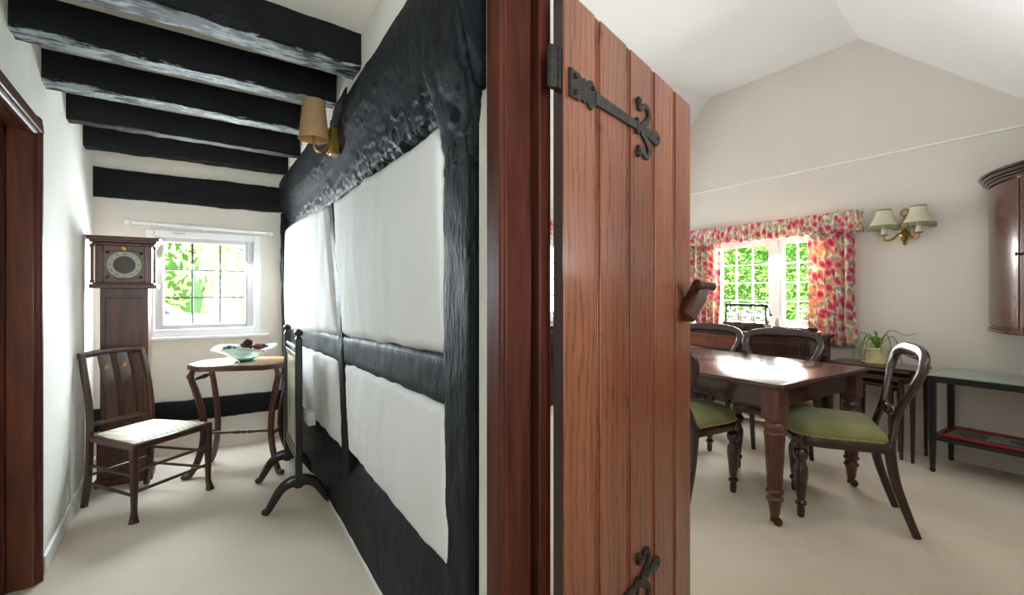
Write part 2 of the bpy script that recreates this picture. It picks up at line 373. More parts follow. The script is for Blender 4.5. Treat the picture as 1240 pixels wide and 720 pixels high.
# dining room shell
DX = 4.86
W2Y0, W2Y1, W2Z0, W2Z1 = 1.98, 3.26, .93, 1.90
b = MB(); b.box(DX, DX+.25, -.4, W2Y0, 0, 4.0); b.box(DX, DX+.25, W2Y1, 4.8, 0, 4.0); b.box(DX, DX+.25, W2Y0, W2Y1, 0, W2Z0); b.box(DX, DX+.25, W2Y0, W2Y1, W2Z1, 4.0)
struct(b.build('wall_dining_right', 'dining_plaster'))
W3X0, W3X1, W3Z0, W3Z1 = 2.75, 4.15, .98, 1.98
b = MB(); b.box(.72, W3X0, 4.6, 4.8, 0, 2.7); b.box(W3X1, 5.1, 4.6, 4.8, 0, 2.7); b.box(W3X0, W3X1, 4.6, 4.8, 0, W3Z0); b.box(W3X0, W3X1, 4.6, 4.8, W3Z1, 2.7)
struct(b.build('wall_dining_back', 'dining_plaster'))
b = MB(); b.box(.72, 1.95, -.4, -.18, 0, 3.2); b.box(1.95, 5.1, -.4, .15, 0, 2.7); struct(b.build('wall_dining_front', 'dining_plaster'))
# raked dining ceiling: flat centre strip with a slope to each side
b = MB()
def slab(q): b.prism(q, (0, 0, .12))
zf = 3.585
slab([(4.9, 1.79, zf), (4.9, 3.27, zf), (.66, 3.27, zf), (.66, 1.14, zf)])
slab([(4.9, 3.27, zf), (4.9, 4.65, 2.34), (.66, 4.65, 2.34), (.66, 3.27, zf)])
slab([(4.9, 1.79, zf), (.66, 1.14, zf), (.66, -.10, 2.40), (4.9, .475, 2.40)]); slab([(4.9, .475, 2.40), (.66, -.10, 2.40), (.66, -.45, 2.40), (4.9, -.40, 2.40)])
struct(b.build('ceiling_dining', 'ceiling_white', sharp=10))
# skirtings
b = MB(); b.prism([(lwall(2.955), 2.955, 0), (lwall(4.6), 4.6, 0), (lwall(4.6)+.016, 4.6, 0), (lwall(2.955)+.016, 2.955, 0)], (0, 0, .085)); struct(b.build('baseboard_left', 'white_gloss', bevel=.004))
b = MB(); b.prism([(.635, 1.1, 0), (.635, 4.6, 0), (.575, 4.6, 0), (.588, 3.6, 0), (.575, 1.1, 0)], (0, 0, .03)); struct(b.build('baseboard_right', 'white_gloss', bevel=.006))
b = MB(); b.box(DX-.014, DX, .15, 4.6, 0, .09); struct(b.build('baseboard_dining', 'dining_plaster', bevel=.004))
b = MB(); b.box(DX-.014, DX, .15, 4.6, 2.492, 2.508); struct(b.build('trim_1', 'white_gloss', bevel=.004))

# ------------------------------------------------------------------ timber frame
def rough_member(path, ring_fn, amp, sc, off, n=28):
    """path: list of centre points; ring_fn(i,t)->list of (a,b) offsets with axes"""
    R = []
    for i, p in enumerate(path):
        r = []
        for q in ring_fn(i, p):
            c = Vector(p); v = Vector(q); dd = (v-c).normalized()
            r.append(v+dd*amp*nz(v, sc, off))
        R.append(r)
    return MB().rings(R)
def rect_ring(hu, hv, U, W, n=7, ch=.12):
    pts = []
    corners = [(-1, -1), (1, -1), (1, 1), (-1, 1)]
    for k in range(4):
        a, c = corners[k], corners[(k+1) % 4]
        for j in range(n):
            t = ch+(1-2*ch)*j/(n-1) if True else 0
            pts.append((lerp(a[0], c[0], t), lerp(a[1], c[1], t)))
    U = Vector(U); W = Vector(W)
    return lambda i, p: [Vector(p)+U*hu*x+W*hv*y for x, y in pts]
def vpath(a, b, n): a = Vector(a); b = Vector(b); return [a.lerp(b, i/n) for i in range(n+1)]
FR = tag(struct(sroot('timber_frame')), 'black painted timber framing around white plaster panels on right hall wall', 'timber frame')
# thick rough wall beam, split by a joint
def plate_ring(y):
    tz = 2.215 if y < 2.283 else 2.29
    x0 = .505-.0*y; f = wx(y, 1.6)-.60
    prof = [(.66, tz), (.50, tz), (.497, tz-.07), (.50, 2.09), (.512, 2.05), (.535, 1.98), (.552, 1.90), (.565, 1.855), (.60, 1.835), (.66, 1.85)]
    return [Vector((px+f*.5, y, pz)) for px, pz in prof]
def resample(r, n):
    L = [0]
    for a, c in zip(r, r[1:]+[r[0]]): L.append(L[-1]+(c-a).length)
    out = []; P = r+[r[0]]
    for k in range(n):
        s_ = L[-1]*k/n; i = max(j for j in range(len(r)) if L[j] <= s_+1e-9); out.append(P[i].lerp(P[i+1], (s_-L[i])/(L[i+1]-L[i])))
    return out
def wall_plate(y0, y1, n, off, inset=0, top=2.285):
    R = []
    for i in range(n+1):
        y = lerp(y0, y1, i/n); r = []
        for q in resample(plate_ring(y), 130):
            ledge = math.exp(-((q.z-2.075+.03*nz((0, y, 0), 3, off))/.035)**2)*clamp(.5+1.2*nz((1, y, 0), 2.2, off+2))
            low = clamp((1.955+.03*nz((2, y, 0), 4, off)-q.z)/.04)
            amp = .001+.010*max(ledge*.6, low)
            dd = Vector((q.x-.62, 0, q.z-2.06)).normalized()
            q2 = q+dd*amp*nz((q.x, q.y*.45, q.z), 34, off)+dd*.006*nz(q, 2.0, off+5)+Vector((inset, 0, 0))
            r.append(q2)
        R.append(r)
    MB().rings(R).build('wall_plate', 'black_timber', FR, sharp=75)
wall_plate(1.06, 2.28, 220, 1); wall_plate(2.285, 4.6, 200, 4, .02)
rough_member(vpath((.615, 1.216, 0), (.615, 1.216, 1.85), 90), rect_ring(.028, .099, (1, 0, 0), (0, 1, 0)), .006, 9, 3).build('post', 'black_post', FR, sharp=75)
def head_ring(i, p):
    k = clamp((p.z-1.72)/.26); k = k*k*(3-2*k); return rect_ring(lerp(.026, .062, k), lerp(.106, .122, k), (1, 0, 0), (0, 1, 0), 12, .06)(i, p)
rough_member(catmull([(.616, 1.206, 1.66), (.614, 1.206, 1.76), (.60, 1.195, 1.86), (.575, 1.185, 1.98), (.565, 1.18, 2.2), (.565, 1.18, 2.44)], 14), head_ring, .011, 22, 6).build('post_head', 'black_timber', FR, sharp=75)
rough_member(catmull([(.61, 2.60, .30), (.61, 2.585, .45), (.61, 2.70, .93), (.615, 2.735, 1.1), (.615, 2.86, 1.5), (.61, 3.01, 1.9)], 9), rect_ring(.028, .07, (1, 0, 0), (0, 1, 0)), .01, 9, 9).build('post', 'black_post', FR, sharp=75)
rough_member(vpath((.545, 4.54, .1), (.525, 4.54, 2.0), 40), rect_ring(.05, .075, (1, 0, 0), (0, 1, 0)), .012, 7, 12).build('post', 'black_post', FR, sharp=75)
rough_member(catmull([(.615, 1.25, 1.035), (.615, 2.0, 1.01), (.612, 2.68, .985), (.59, 3.6, .96), (.545, 4.55, .93)], 16), rect_ring(.026, .075, (1, 0, 0), (0, 0, 1)), .006, 8, 15).build('rail', 'black_timber', FR, sharp=75)
def sole_ring(i, p):
    h = .45-.06*clamp((p.y-1.3)/3); f = wx(p.y, .4)-.6
    prof = [(.66, .03), (.585, .03), (.582, .15), (.578, .26), (.59, .33), (.612, h-.04), (.64, h+.01), (.66, h+.01)]
    return resample([Vector((x+f, p.y, z)) for x, z in prof], 36)
rough_member(vpath((.62, 1.1, .22), (.62, 4.55, .22), 120), sole_ring, .007, 5, 20).build('sole_plate', 'black_timber', FR, sharp=75)
# joists
def joist(y0, y1, x0, x1, zb, off, lab, wob=.009, yshift=.03):
    o = thing('ceiling_beam', lab, 'beam', ((x0+x1)/2, (y0+y1)/2, zb), 0, 'black ceiling beams across the hall')
    cx_, cy_ = (x0+x1)/2, (y0+y1)/2
    n = 60; R = []; U = []
    hw = (y1-y0)/2
    for i in range(n+1):
        t = i/n; x = lerp(x0, x1, t)-cx_; sy = lerp(-yshift, yshift, t); dz = wob*nz((x*1.0, off, 0), 1.8, off)
        e1 = .010+.010*nz((x, 1, 0), 7, off); r = []; prof = [(-hw, .20), (-hw, .09), (-hw, .04), (-hw, max(.004, e1)), (-hw+.010, 0), (-hw+.04, 0), (0, 0), (hw-.03, 0), (hw-.008, 0), (hw, .010), (hw, .05), (hw, .20)]
        for a, c in prof:
            r.append(Vector((x, a+sy+.005*nz((x, a, c), 9, off), c+dz*(1 if c < .1 else .2)+.005*nz((x, c, a), 12, off))))
        R.append(r)
    m = MB(); m.rings(R)
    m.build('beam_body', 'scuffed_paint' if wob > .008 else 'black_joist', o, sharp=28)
    return o
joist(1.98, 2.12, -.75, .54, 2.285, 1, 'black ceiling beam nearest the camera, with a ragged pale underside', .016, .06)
joist(2.46, 2.57, -.70, .52, 2.285, 2, 'second black ceiling beam from the camera, reaching the left wall above the doorway')
joist(2.98, 3.09, -.72, .52, 2.285, 3, 'third black ceiling beam, midway along the hall')
joist(3.56, 3.66, -.75, .52, 2.285, 4, 'fourth black ceiling beam, second back from the end wall', .006)
joist(4.14, 4.24, -.78, .52, 2.285, 5, 'fifth black ceiling beam, the last one before the end wall', .006)
def flat_beam(x0, x1, z0, z1, off, lab, dz=0):
    o = thing('wall_beam', lab, 'beam', ((x0+x1)/2, 4.6, z0)); h = (z1-z0)/2
    P = vpath((x0-(x0+x1)/2, -.015, h+dz), ((x1-x0)/2, -.015, h-dz), 50)
    rough_member(P, rect_ring(.028, h, (0, 1, 0), (0, 0, 1), 6, .08), .008, 6, off).build('beam_body', 'black_joist', o, sharp=60)
flat_beam(-.79, .51, 2.025, 2.243, 31, 'deep black beam set into the end wall high above the window', .004)
flat_beam(-.79, .50, .265, .43, 37, 'low black beam along the end wall behind the octagonal table')

# ------------------------------------------------------------------ left doorway
D1 = sroot('door_1')
jx = lwall(2.91)
m = MB()   # moulded casing, almost flush with the hall face, upright and head
m.sweep([(jx-.012, 2.91, 0), (jx-.012, 2.91, 2.095)], (1, 0, 0), .045, .020, 12); m.sweep([(lwall(2.955)-.012, 2.955, 2.05), (lwall(1.7)-.012, 1.7, 2.05)], (1, 0, 0), .045, .020, 12)
m.sweep([(jx-.008, 2.895, 0), (jx-.008, 2.895, 2.055)], (1, 0, 0), .016, .026, 10); m.sweep([(lwall(2.91)-.008, 2.91, 2.035), (lwall(1.7)-.008, 1.7, 2.035)], (1, 0, 0), .016, .026, 10)
m.build('architrave', 'door_frame_wood', D1, bevel=.003)
m = MB(); m.box(-.770, jx-.006, 2.855, 2.895, 0, 2.055); m.box(-.770, jx-.006, 1.75, 2.895, 2.02, 2.055); m.build('jamb_lining', 'orange_wood', D1, bevel=.003)
m = MB(); m.box(-.84, -.770, 2.825, 2.895, 0, 2.055); m.box(-.84, -.770, 1.75, 2.895, 1.995, 2.055); m.build('door_stop', 'door_frame_wood', D1, bevel=.003)
m = MB(); m.box(-.90, -.845, 1.75, 2.89, .01, 2.03)
for k in range(6): m.box(-.846, -.836, 1.78+k*.17, 1.94+k*.17, .015, 2.02)
m.build('door_leaf', 'orange_wood', D1, bevel=.006)

# ------------------------------------------------------------------ plank door and its frame
FRM = sroot('trim_2')
m = MB(); m.box(.568, .602, .936, 1.008, 0, 2.17); m.box(.578, .602, -.15, 1.008, 2.09, 2.17); m.build('architrave', 'door_frame_wood', FRM, bevel=.008)
m = MB(); m.sweep([(.582, .997, 0), (.582, .997, 2.17)], (0, 1, 0), .012, .010, 10); m.build('bead', 'door_frame_wood', FRM)
m = MB(); m.box(.578, .655, .93, .998, 0, 2.12); m.box(.578, .655, -.1, .998, 2.08, 2.12); m.build('jamb', 'door_frame_wood', FRM, bevel=.006)
m = MB(); m.box(.655, .675, .965, .999, 0, 2.12); m.build('rebate', 'door_frame_wood', FRM)
m = MB(); m.box(.675, .712, .925, .999, 0, 2.12); m.box(.655, .712, -.1, 1.06, 2.08, 2.12); m.build('outer_jamb', 'door_frame_wood', FRM, bevel=.005)

ang = math.atan2(.307, .952)
D2 = sroot('door_2'); D2.location = (.699, .858, 0); D2.rotation_euler = (0, 0, ang)
tag(D2, 'tall reddish brown plank door standing open with iron strap hinges', 'door')
edges = [0, .165, .354, .537, .729, .903]
m = MB(); m.uv = m.bm.loops.layers.uv.new('UVMap')
def uvbox(x0, x1, y0, y1, z0, z1, off, k):
    b0 = len(m.bm.faces); m.box(x0, x1, y0, y1, z0, z1); m.bm.faces.ensure_lookup_table()
    for f in list(m.bm.faces)[b0:]:
        for lp in f.loops: lp[m.uv].uv = (lp.vert.co.x+lp.vert.co.y+off, lp.vert.co.z*1.0+k)
offs = [.31, 1.87, 3.31, 5.03, 7.77]
for k in range(5):
    a, c = edges[k], edges[k+1]; a += 0 if k == 0 else .015; c -= 0 if k == 4 else .015
    uvbox(a, c, 0, .028, .012, 2.036, offs[k]*2, k*1.37)
    if k < 4:
        e = edges[k+1]; uvbox(e-.017, e+.017, .019, .027, .012, 2.034, offs[k]+9, k)
        for dx in (-.005, .005): uvbox(e+dx-.003, e+dx+.003, .002, .02, .012, 2.035, offs[k]+5+dx*30, k)
m.build('planks', 'oak_planks', D2, bevel=.0022)
m = MB(); m.box(-.004, .0, .001, .028, .012, 2.036); m.build('shaded_hanging_edge', 'dark_mahogany', D2)  # darker wood strip paints in the shade on the door's hinge edge
m = MB()   # ledges on the dining room side
for z in (.25, 1.0, 1.75): m.box(.06, .85, .028, .05, z, z+.14)
m.build('ledge', 'door_frame_wood', D2, bevel=.004)
def strap(zc, flip=1):
    def P(x, z): return (x, -.004, zc+flip*z)
    m = MB()
    plate = [(.018, -.035), (.06, -.034), (.075, -.026), (.085, -.032), (.10, -.024), (.112, -.036), (.125, -.038), (.136, -.024), (.15, -.018), (.15, .018), (.136, .024), (.125, .038), (.112, .036), (.10, .024), (.085, .032), (.075, .026), (.06, .034), (.018, .035)]
    m.prism([(x, -.007, zc+flip*z) for x, z in plate], (0, .007, 0))
    m.sweep([P(.14, 0), P(.25, 0), P(.38, -.0), P(.415, 0)], (0, 1, 0), [.018, .016, .014, .013], .006, 10)
    m.sweep([P(.40, .024), P(.402, -.024)], (0, 1, 0), .008, .008, 8)
    # spear tip and two curling leaves
    m.sweep([P(.41, 0), P(.47, 0), P(.52, 0), P(.555, 0), P(.575, 0)], (0, 1, 0), [.012, .014, .02, .026, .014], .006, 10)
    for s_ in (1, -1):
        pts = catmull([P(.43, .004*s_), P(.465, .024*s_), P(.492, .052*s_), P(.478, .078*s_), P(.45, .074*s_), P(.432, .062*s_), P(.415, .062*s_), P(.408, .078*s_)], 4)
        n = len(pts); m.sweep(pts, (0, 1, 0), [lerp(.013, .007, i/(n-1)) for i in range(n)], .006, 8)
        m.ball(P(.412, .08*s_), .013, 8, 6)
    o = m.build('strap_hinge', 'iron', D2, bevel=.0015)
    r = MB()
    for x, z in ((.04, .02), (.04, -.02), (.124, .018), (.555, 0)): r.ball((x, -.009, zc+z), .0065, 8, 5)
    r.build('rivet', 'black_paint', o)
strap(1.813); strap(.405)
for z in (.36, 1.84):
    m = MB(); m.cyl((-.016, .018, z-.05), (-.016, .018, z+.05), .010); m.box(-.034, -.014, .012, .026, z-.05, z+.05); m.box(-.012, -.003, .004, .026, z-.05, z+.05); m.build('hinge_knuckle', 'iron', D2, bevel=.002)
m = MB(); m.sweep([(.80, -.012, 1.212), (.845, -.035, 1.275), (.872, -.05, 1.325)], (.55, -.3, .0), [.034, .030, .026], .032, 8, power=5); m.cyl((.80, -.055, 1.335), (.93, -.075, 1.325), .018); m.build('latch_block', 'mahogany', D2, bevel=.004)

# ------------------------------------------------------------------ hall window
W1 = sroot('window_1')
def frame(m, x0, x1, z0, z1, wd, y0, y1):
    m.box(x0, x0+wd, y0, y1, z0, z1); m.box(x1-wd, x1, y0, y1, z0, z1); m.box(x0+wd, x1-wd, y0, y1, z0, z0+wd); m.box(x0+wd, x1-wd, y0, y1, z1-wd, z1)
m = MB(); frame(m, -.475, .325, .955, 1.805, .055, 4.575, 4.615); frame(m, -.44, .29, .98, 1.785, .025, 4.59, 4.70); m.build('window_frame', 'white_gloss', W1, bevel=.006)
m = MB(); frame(m, -.42, .268, .985, 1.772, .055, 4.61, 4.66); m.build('sash', 'frame_grey', W1, bevel=.008)
m = MB(); frame(m, -.372, .214, 1.035, 1.725, .012, 4.60, 4.66); m.build('glazing_bead', 'white_gloss', W1, bevel=.004)
m = MB(); m.box(-.37, .213, 4.632, 4.640, 1.035, 1.725); m.build('pane', 'pane_glass', W1)
m = MB()
for x in (-.172, .022): m.box(x-.006, x+.006, 4.624, 4.646, 1.04, 1.72)
for z in (1.265, 1.49): m.box(-.365, .207, 4.625, 4.645, z-.006, z+.006)
m.build('glazing_bar', 'lead', W1)
m = MB(); m.box(-.50, .385, 4.545, 4.66, .925, .952); m.build('window_sill', 'white_gloss', W1, bevel=.006)
m = MB(); m.box(-.30, -.22, 4.565, 4.58, 1.775, 1.787); m.build('trickle_vent', 'frame_grey', W1, bevel=.002)

# curtain pole over it
R0 = thing('curtain_pole', 'white curtain pole with rings above the leaded hall window', 'curtain pole', (-.09, 4.6, 1.835))
m = MB(); m.cyl((-.45, -.07, .012), (.45, -.07, -.008), .016, seg=14); m.build('pole', 'white_gloss', R0)
for s_ in (-1, 1):
    m = MB(); m.turned((.445*s_, -.07, -.01*s_+.002), (.515*s_, -.07, -.012*s_+.002), [(0, .016), (.15, .024), (.3, .014), (.5, .026), (.8, .024), (1, .006)]); m.build('finial', 'white_gloss', R0)
for x in (-.38, .0, .38):
    m = MB(); m.cyl((x, 0, .0), (x, -.07, .0), .010); m.lathe([(.024, 0), (.024, .008)], (x, 0, 0), 12, axis=(0, -1, 0)); m.ball((x, -.07, .026), .008, 8, 6); m.build('bracket', 'white_gloss', R0)
m = MB()
for k in range(7):
    x = -.17+k*.016
    R = [(x, -.07+.024*math.cos(a*PI/8), .004+.024*math.sin(a*PI/8)) for a in range(17)]; m.tube(R, .003, 6)
m.build('curtain_rings', 'white_gloss', R0)

# ------------------------------------------------------------------ dining window
W2 = sroot('window_2')
def yframe(m, y0, y1, z0, z1, wd, x0, x1):
    m.box(x0, x1, y0, y0+wd, z0, z1); m.box(x0, x1, y1-wd, y1, z0, z1); m.box(x0, x1, y0+wd, y1-wd, z0, z0+wd); m.box(x0, x1, y0+wd, y1-wd, z1-wd, z1)
m = MB(); yframe(m, 1.98, 3.26, .93, 1.90, .05, 4.885, 4.97); m.box(4.885, 4.97, 2.51, 2.575, .98, 1.85); m.build('window_frame', 'white_gloss', W2, bevel=.006)
for y0, y1 in ((2.575, 3.21), (2.03, 2.51)):
    m = MB(); yframe(m, y0, y1, .98, 1.85, .042, 4.895, 4.95); sh = m.build('sash', 'white_gloss', W2, bevel=.005)
    m = MB(); m.box(4.918, 4.926, y0+.04, y1-.04, 1.02, 1.81); m.build('pane', 'pane_glass', sh)
    m = MB(); nb = 3
    a, c = y0+.042, y1-.042
    for k in (1, 2): y = lerp(a, c, k/3); m.box(4.912, 4.932, y-.007, y+.007, 1.022, 1.808)
    for k in (1, 2, 3): z = lerp(1.022, 1.808, k/4); m.box(4.913, 4.931, a, c, z-.007, z+.007)
    m.build('glazing_bar', 'white_gloss', sh)
m = MB(); m.box(4.81, 4.95, 1.95, 3.29, .905, .932); m.build('window_sill', 'white_gloss', W2, bevel=.005)

# curtains and valance
def curtain(name, y0, y1, z0, z1, folds, lab, off):
    L = abs(y1-y0)*1.9
    def f(u, v):
        y = lerp(y0, y1, u)+.012*math.sin(7*v+u*9+off)*v; ph = 2*PI*folds*u
        return (4.785-.030*math.sin(ph+.6*math.sin(3*v+off))-.012*math.sin(ph*2.3+off)*(.4+v), y, lerp(z1, z0, v)+.01*math.sin(ph))
    m = MB(); m.grid(f, 90, 36, lambda u, v: (u*L+off, v*(z1-z0)))
    return tag(m.build(name, 'floral_chintz', None, solid=.003, sharp=80, loc=(4.785, (y0+y1)/2, z0)), lab, 'curtain', 'floral curtains at the dining window')
curtain('curtain', 2.17, 1.79, .825, 1.90, 5, 'pink floral curtain drawn to the right side of the dining window', 1.3)
curtain('curtain', 3.50, 3.10, .86, 1.90, 5, 'pink floral curtain at the left side of dining window beside open door', 4.1)
def fv(u, v):   # valance runs across the front and returns to the wall at each end
    s_ = u*(1.84+.28); ph = 2*PI*34*u
    d = .010*math.sin(ph+1.5*math.sin(9*u))*(.35 if v < .28 else .5+1.1*v)
    if .24 < v < .34: d *= .2
    z = lerp(2.035, 1.85, v)-.008*math.sin(ph*.5)*v
    if s_ < .14: return (4.86-s_, 3.60+d, z)
    if s_ < 1.98: return (4.72-d, 3.60-(s_-.14), z)
    return (4.72+(s_-1.98), 1.76-d, z)
m = MB(); m.grid(fv, 480, 14, lambda u, v: (u*3.6+2, v*.19+7))
tag(m.build('valance', 'floral_chintz', None, solid=.003, sharp=80, loc=(4.74, 2.68, 1.85)), 'gathered pink floral valance across the top of the dining window', 'valance')

# second dining window, in the back wall, glimpsed through the gap at the door hinge
W3 = sroot('window_3')
m = MB(); frame(m, W3X0, W3X1, W3Z0, W3Z1, .05, 4.63, 4.71); m.box(3.42, 3.48, 4.63, 4.71, 1.03, 1.93); m.build('window_frame', 'white_gloss', W3, bevel=.006)
for x0, x1 in ((2.80, 3.42), (3.48, 4.10)):
    m = MB(); frame(m, x0, x1, 1.03, 1.93, .04, 4.64, 4.69); sh = m.build('sash', 'white_gloss', W3, bevel=.005)
    m = MB(); m.box(x0+.038, x1-.038, 4.662, 4.668, 1.068, 1.892); m.build('pane', 'pane_glass', sh)
    m = MB()
    for k in (1, 2): x = lerp(x0+.04, x1-.04, k/3); m.box(x-.007, x+.007, 4.656, 4.674, 1.07, 1.89)
    for k in (1, 2, 3): z = lerp(1.07, 1.89, k/4); m.box(x0+.04, x1-.04, 4.657, 4.673, z-.007, z+.007)
    m.build('glazing_bar', 'white_gloss', sh)
m = MB(); m.box(2.70, 4.20, 4.56, 4.70, .95, .98); m.build('window_sill', 'white_gloss', W3, bevel=.005)
def fv3(u, v):
    ph = 2*PI*32*u; d = .010*math.sin(ph+1.5*math.sin(9*u))*(.35 if v < .28 else .5+1.1*v); s_ = u*2.06
    z = lerp(2.20, 2.02, v)-.008*math.sin(ph*.5)*v
    if s_ < .13: return (2.55+d, 4.6-s_, z)
    if s_ < 1.93: return (2.55+(s_-.13), 4.47+d, z)
    return (4.35+d, 4.47+(s_-1.93), z)
m = MB(); m.grid(fv3, 420, 12, lambda u, v: (u*3.4+9, v*.19+3))
tag(m.build('valance', 'floral_chintz', None, solid=.003, sharp=80, loc=(3.45, 4.5, 2.02)), 'pink floral valance glimpsed through the gap at the hinge of the plank door', 'valance')
LC = thing('low_cabinet', 'dark low cabinet glimpsed through the gap at the hinge of the plank door', 'cabinet', (3.3, 4.36, 0))
m = MB(); m.box(-.55, .55, -.16, .19, .06, .90); m.box(-.53, .53, -.14, .17, 0, .06); m.build('body', 'dark_mahogany', LC, bevel=.004)
m = MB(); m.box(-.58, .58, -.19, .20, .90, .93); m.build('top', 'dark_mahogany_flat', LC, bevel=.005)
for x0 in (-.53, .01):
    m = MB(); m.box(x0, x0+.52, -.178, -.16, .10, .86); dr = m.build('door', 'dark_mahogany', LC, bevel=.006)
    m = MB(); m.ball((-.03 if x0 < 0 else .03, -.19, .5), .014, 8, 6); m.build('knob', 'old_brass', dr)

# ------------------------------------------------------------------ longcase clock
CK = thing('longcase_clock', 'narrow dark oak longcase clock with brass dial in the hall corner', 'clock', (-.535, 4.16, 0))
y = -.10
m = MB(); m.box(-.128, .128, y+.03, .095, .30, 1.335); m.box(-.100, .100, y+.022, y+.035, .42, 1.27); m.build('trunk', 'oak_brown', CK, bevel=.004)
m = MB(); m.box(-.155, .155, y, .10, .0, .05); m.box(-.143, .143, y+.012, .098, .05, .33); m.box(-.15, .15, y+.006, .10, .33, .355); m.build('plinth', 'oak_brown', CK, bevel=.005)
m = MB(); m.box(-.15, .15, y+.03, .095, 1.352, 1.645); m.box(-.178, .178, y+.0, .10, 1.335, 1.36); m.box(-.162, .162, y+.01, .10, 1.36, 1.372); m.build('hood', 'oak_brown', CK, bevel=.003)
m = MB()
for x0, x1, z0, z1 in ((-.15, -.108, 1.374, 1.625), (.108, .15, 1.374, 1.625), (-.108, .108, 1.374, 1.405), (-.108, .108, 1.585, 1.625)): m.box(x0, x1, y+.012, y+.03, z0, z1)
m.build('hood_door', 'mahogany', CK, bevel=.003)
m = MB()
for i, (e, z) in enumerate(((.0, 1.625), (.012, 1.645), (.026, 1.66), (.034, 1.675))): m.box(-.165-e, .165+e, y+.006-e, .10, z, z+.018 if i < 3 else 1.685)
m.build('cornice', 'oak_brown', CK, bevel=.004)
for s_ in (-1, 1):
    m = MB(); m.turned((.165*s_, y+.014, 1.372), (.165*s_, y+.014, 1.628), [(0, .011), (.05, .012), (.08, .007), (.15, .008), (.85, .0075), (.92, .007), (.95, .012), (1, .011)], 10); m.build('hood_column', 'oak_brown', CK)
m = MB(); m.box(-.108, .108, y+.024, y+.03, 1.405, 1.585); dial = m.build('dial', 'dial_brass', CK)
def ring(ro, ri, yy, th, zc=1.495, n=48):
    mm = MB(); mm.rings([[Vector((r*math.cos(2*PI*i/n), q, zc+r*math.sin(2*PI*i/n))) for r, q in ((ro, yy), (ro, yy-th), (ri, yy-th), (ri, yy))] for i in range(n)], closed=True); return mm
ring(.092, .060, y+.024, .004).build('chapter_ring', 'chapter_silver', dial)
m = MB(); m.lathe([(.06, 0), (.06, .002)], (0, y+.024, 1.495), 40, axis=(0, -1, 0)); m.build('dial_centre', 'dial_centre', dial)
rom = ['XII', 'I', 'II', 'III', 'IV', 'V', 'VI', 'VII', 'VIII', 'IX', 'X', 'XI']
for k, s_ in enumerate(rom):
    cu = bpy.data.curves.new('n', 'FONT'); cu.body = s_; cu.size = .022; cu.align_x = 'CENTER'; cu.align_y = 'CENTER'; cu.extrude = .0005
    to = bpy.data.objects.new('n', cu); COL.objects.link(to); bpy.context.view_layer.update()
    me = to.to_mesh(); a = -2*PI*k/12; bmn = MB()
    for f in me.polygons:
        vs = []
        for vi in f.vertices:
            p = me.vertices[vi].co; q = Vector((p.x*.8, p.y+.076))
            vs.append(bmn.V((q.x*math.cos(a)-q.y*math.sin(a), y+.0195-p.z, 1.495+q.x*math.sin(a)+q.y*math.cos(a))))
        bmn.F(vs, False)
    to.to_mesh_clear(); bpy.data.objects.remove(to); bpy.data.curves.remove(cu)
    bmn.build('numeral', 'black_paint', dial)
for L, a, nm in ((.042, math.radians(190), 'hour_hand'), (.064, math.radians(-5), 'minute_hand')):
    m = MB(); d_ = Vector((math.sin(a), 0, math.cos(a))); c0 = Vector((0, y+.0175, 1.495)); m.sweep([c0-d_*.01, c0+d_*L*.7, c0+d_*L], (0, 1, 0), [.003, .004, .001], .001, 6); m.build(nm, 'old_brass', dial)
for sx in (-1, 1):
    for z in (1.415, 1.575):
        m = MB(); m.ball((.088*sx, y+.022, z), .011, 8, 6, .8); m.build('spandrel', 'old_brass', dial)
m = MB(); m.lathe([(.004, 0), (.016, .002), (.010, .005)], (0, y+.012, 1.606), 12, axis=(0, -1, 0)); m.build('escutcheon', 'brass', CK)

# ------------------------------------------------------------------ hall chair
HC = thing('hall_chair', 'slatted wooden side chair with cream striped seat beside the clock', 'chair', (-.36, 3.66, 0), math.radians(-139.5))
fw, bw, fy, by = .228, .18, .21, -.235
m = MB(); m.prism([(-fw-.02, fy+.02, .405), (fw+.02, fy+.02, .405), (bw+.012, by+.01, .40), (-bw-.012, by+.01, .40)], (0, 0, .042)); m.build('seat_frame', 'chair_wood', HC, bevel=.012)
def cush(u, v):
    x = lerp(-1, 1, u); yy = lerp(by+.035, fy+.0, v); hw = lerp(bw-.01, fw, v); e = min(1, 6*min(u, 1-u), 6*min(v, 1-v))
    return (x*hw, yy, .444+.022*e**.5*(1+.4*math.sin(PI*u)*math.sin(PI*v)))
m = MB(); m.grid(cush, 30, 30); m.build('seat', 'striped_fabric', HC, sharp=80)
for s_ in (-1, 1):
    m = MB(); m.sweep([(fw*s_, fy, .42), (fw*s_, fy, .3), (fw*s_*1.0, fy, .07), (fw*s_*1.02, fy+.005, .03), (fw*s_*1.03, fy+.008, 0)], (1, 0, 0), [.019, .018, .013, .016, .022], [.019, .018, .013, .016, .022], 8, power=5); m.build('leg', 'chair_wood', HC)
    pts = catmull([(bw*s_, by-.05, 0), (bw*s_, by-.01, .2), (bw*s_, by, .42), (bw*s_*.99, by-.01, .62), (bw*s_*.99, by-.05, .80), (bw*s_*.96, by-.085, .92)], 4)
    m = MB(); m.sweep(pts, (1, 0, 0), .017, .015, 8, power=5); m.build('stile', 'chair_wood', HC)
def backy(z): return by-.01-.075*clamp((z-.55)/.37)**1.4
m = MB(); m.sweep([(-.188, by-.085, .915), (-.1, by-.10, .922), (0, by-.105, .925), (.1, by-.10, .922), (.188, by-.085, .915)], (0, 0, 1), .013, .020, 10); m.build('crest_rail', 'chair_wood', HC)
m = MB(); m.sweep([(-bw, by-.004, .50), (bw, by-.004, .50)], (0, 0, 1), .009, .014, 8); m.build('back_rail', 'chair_wood', HC)
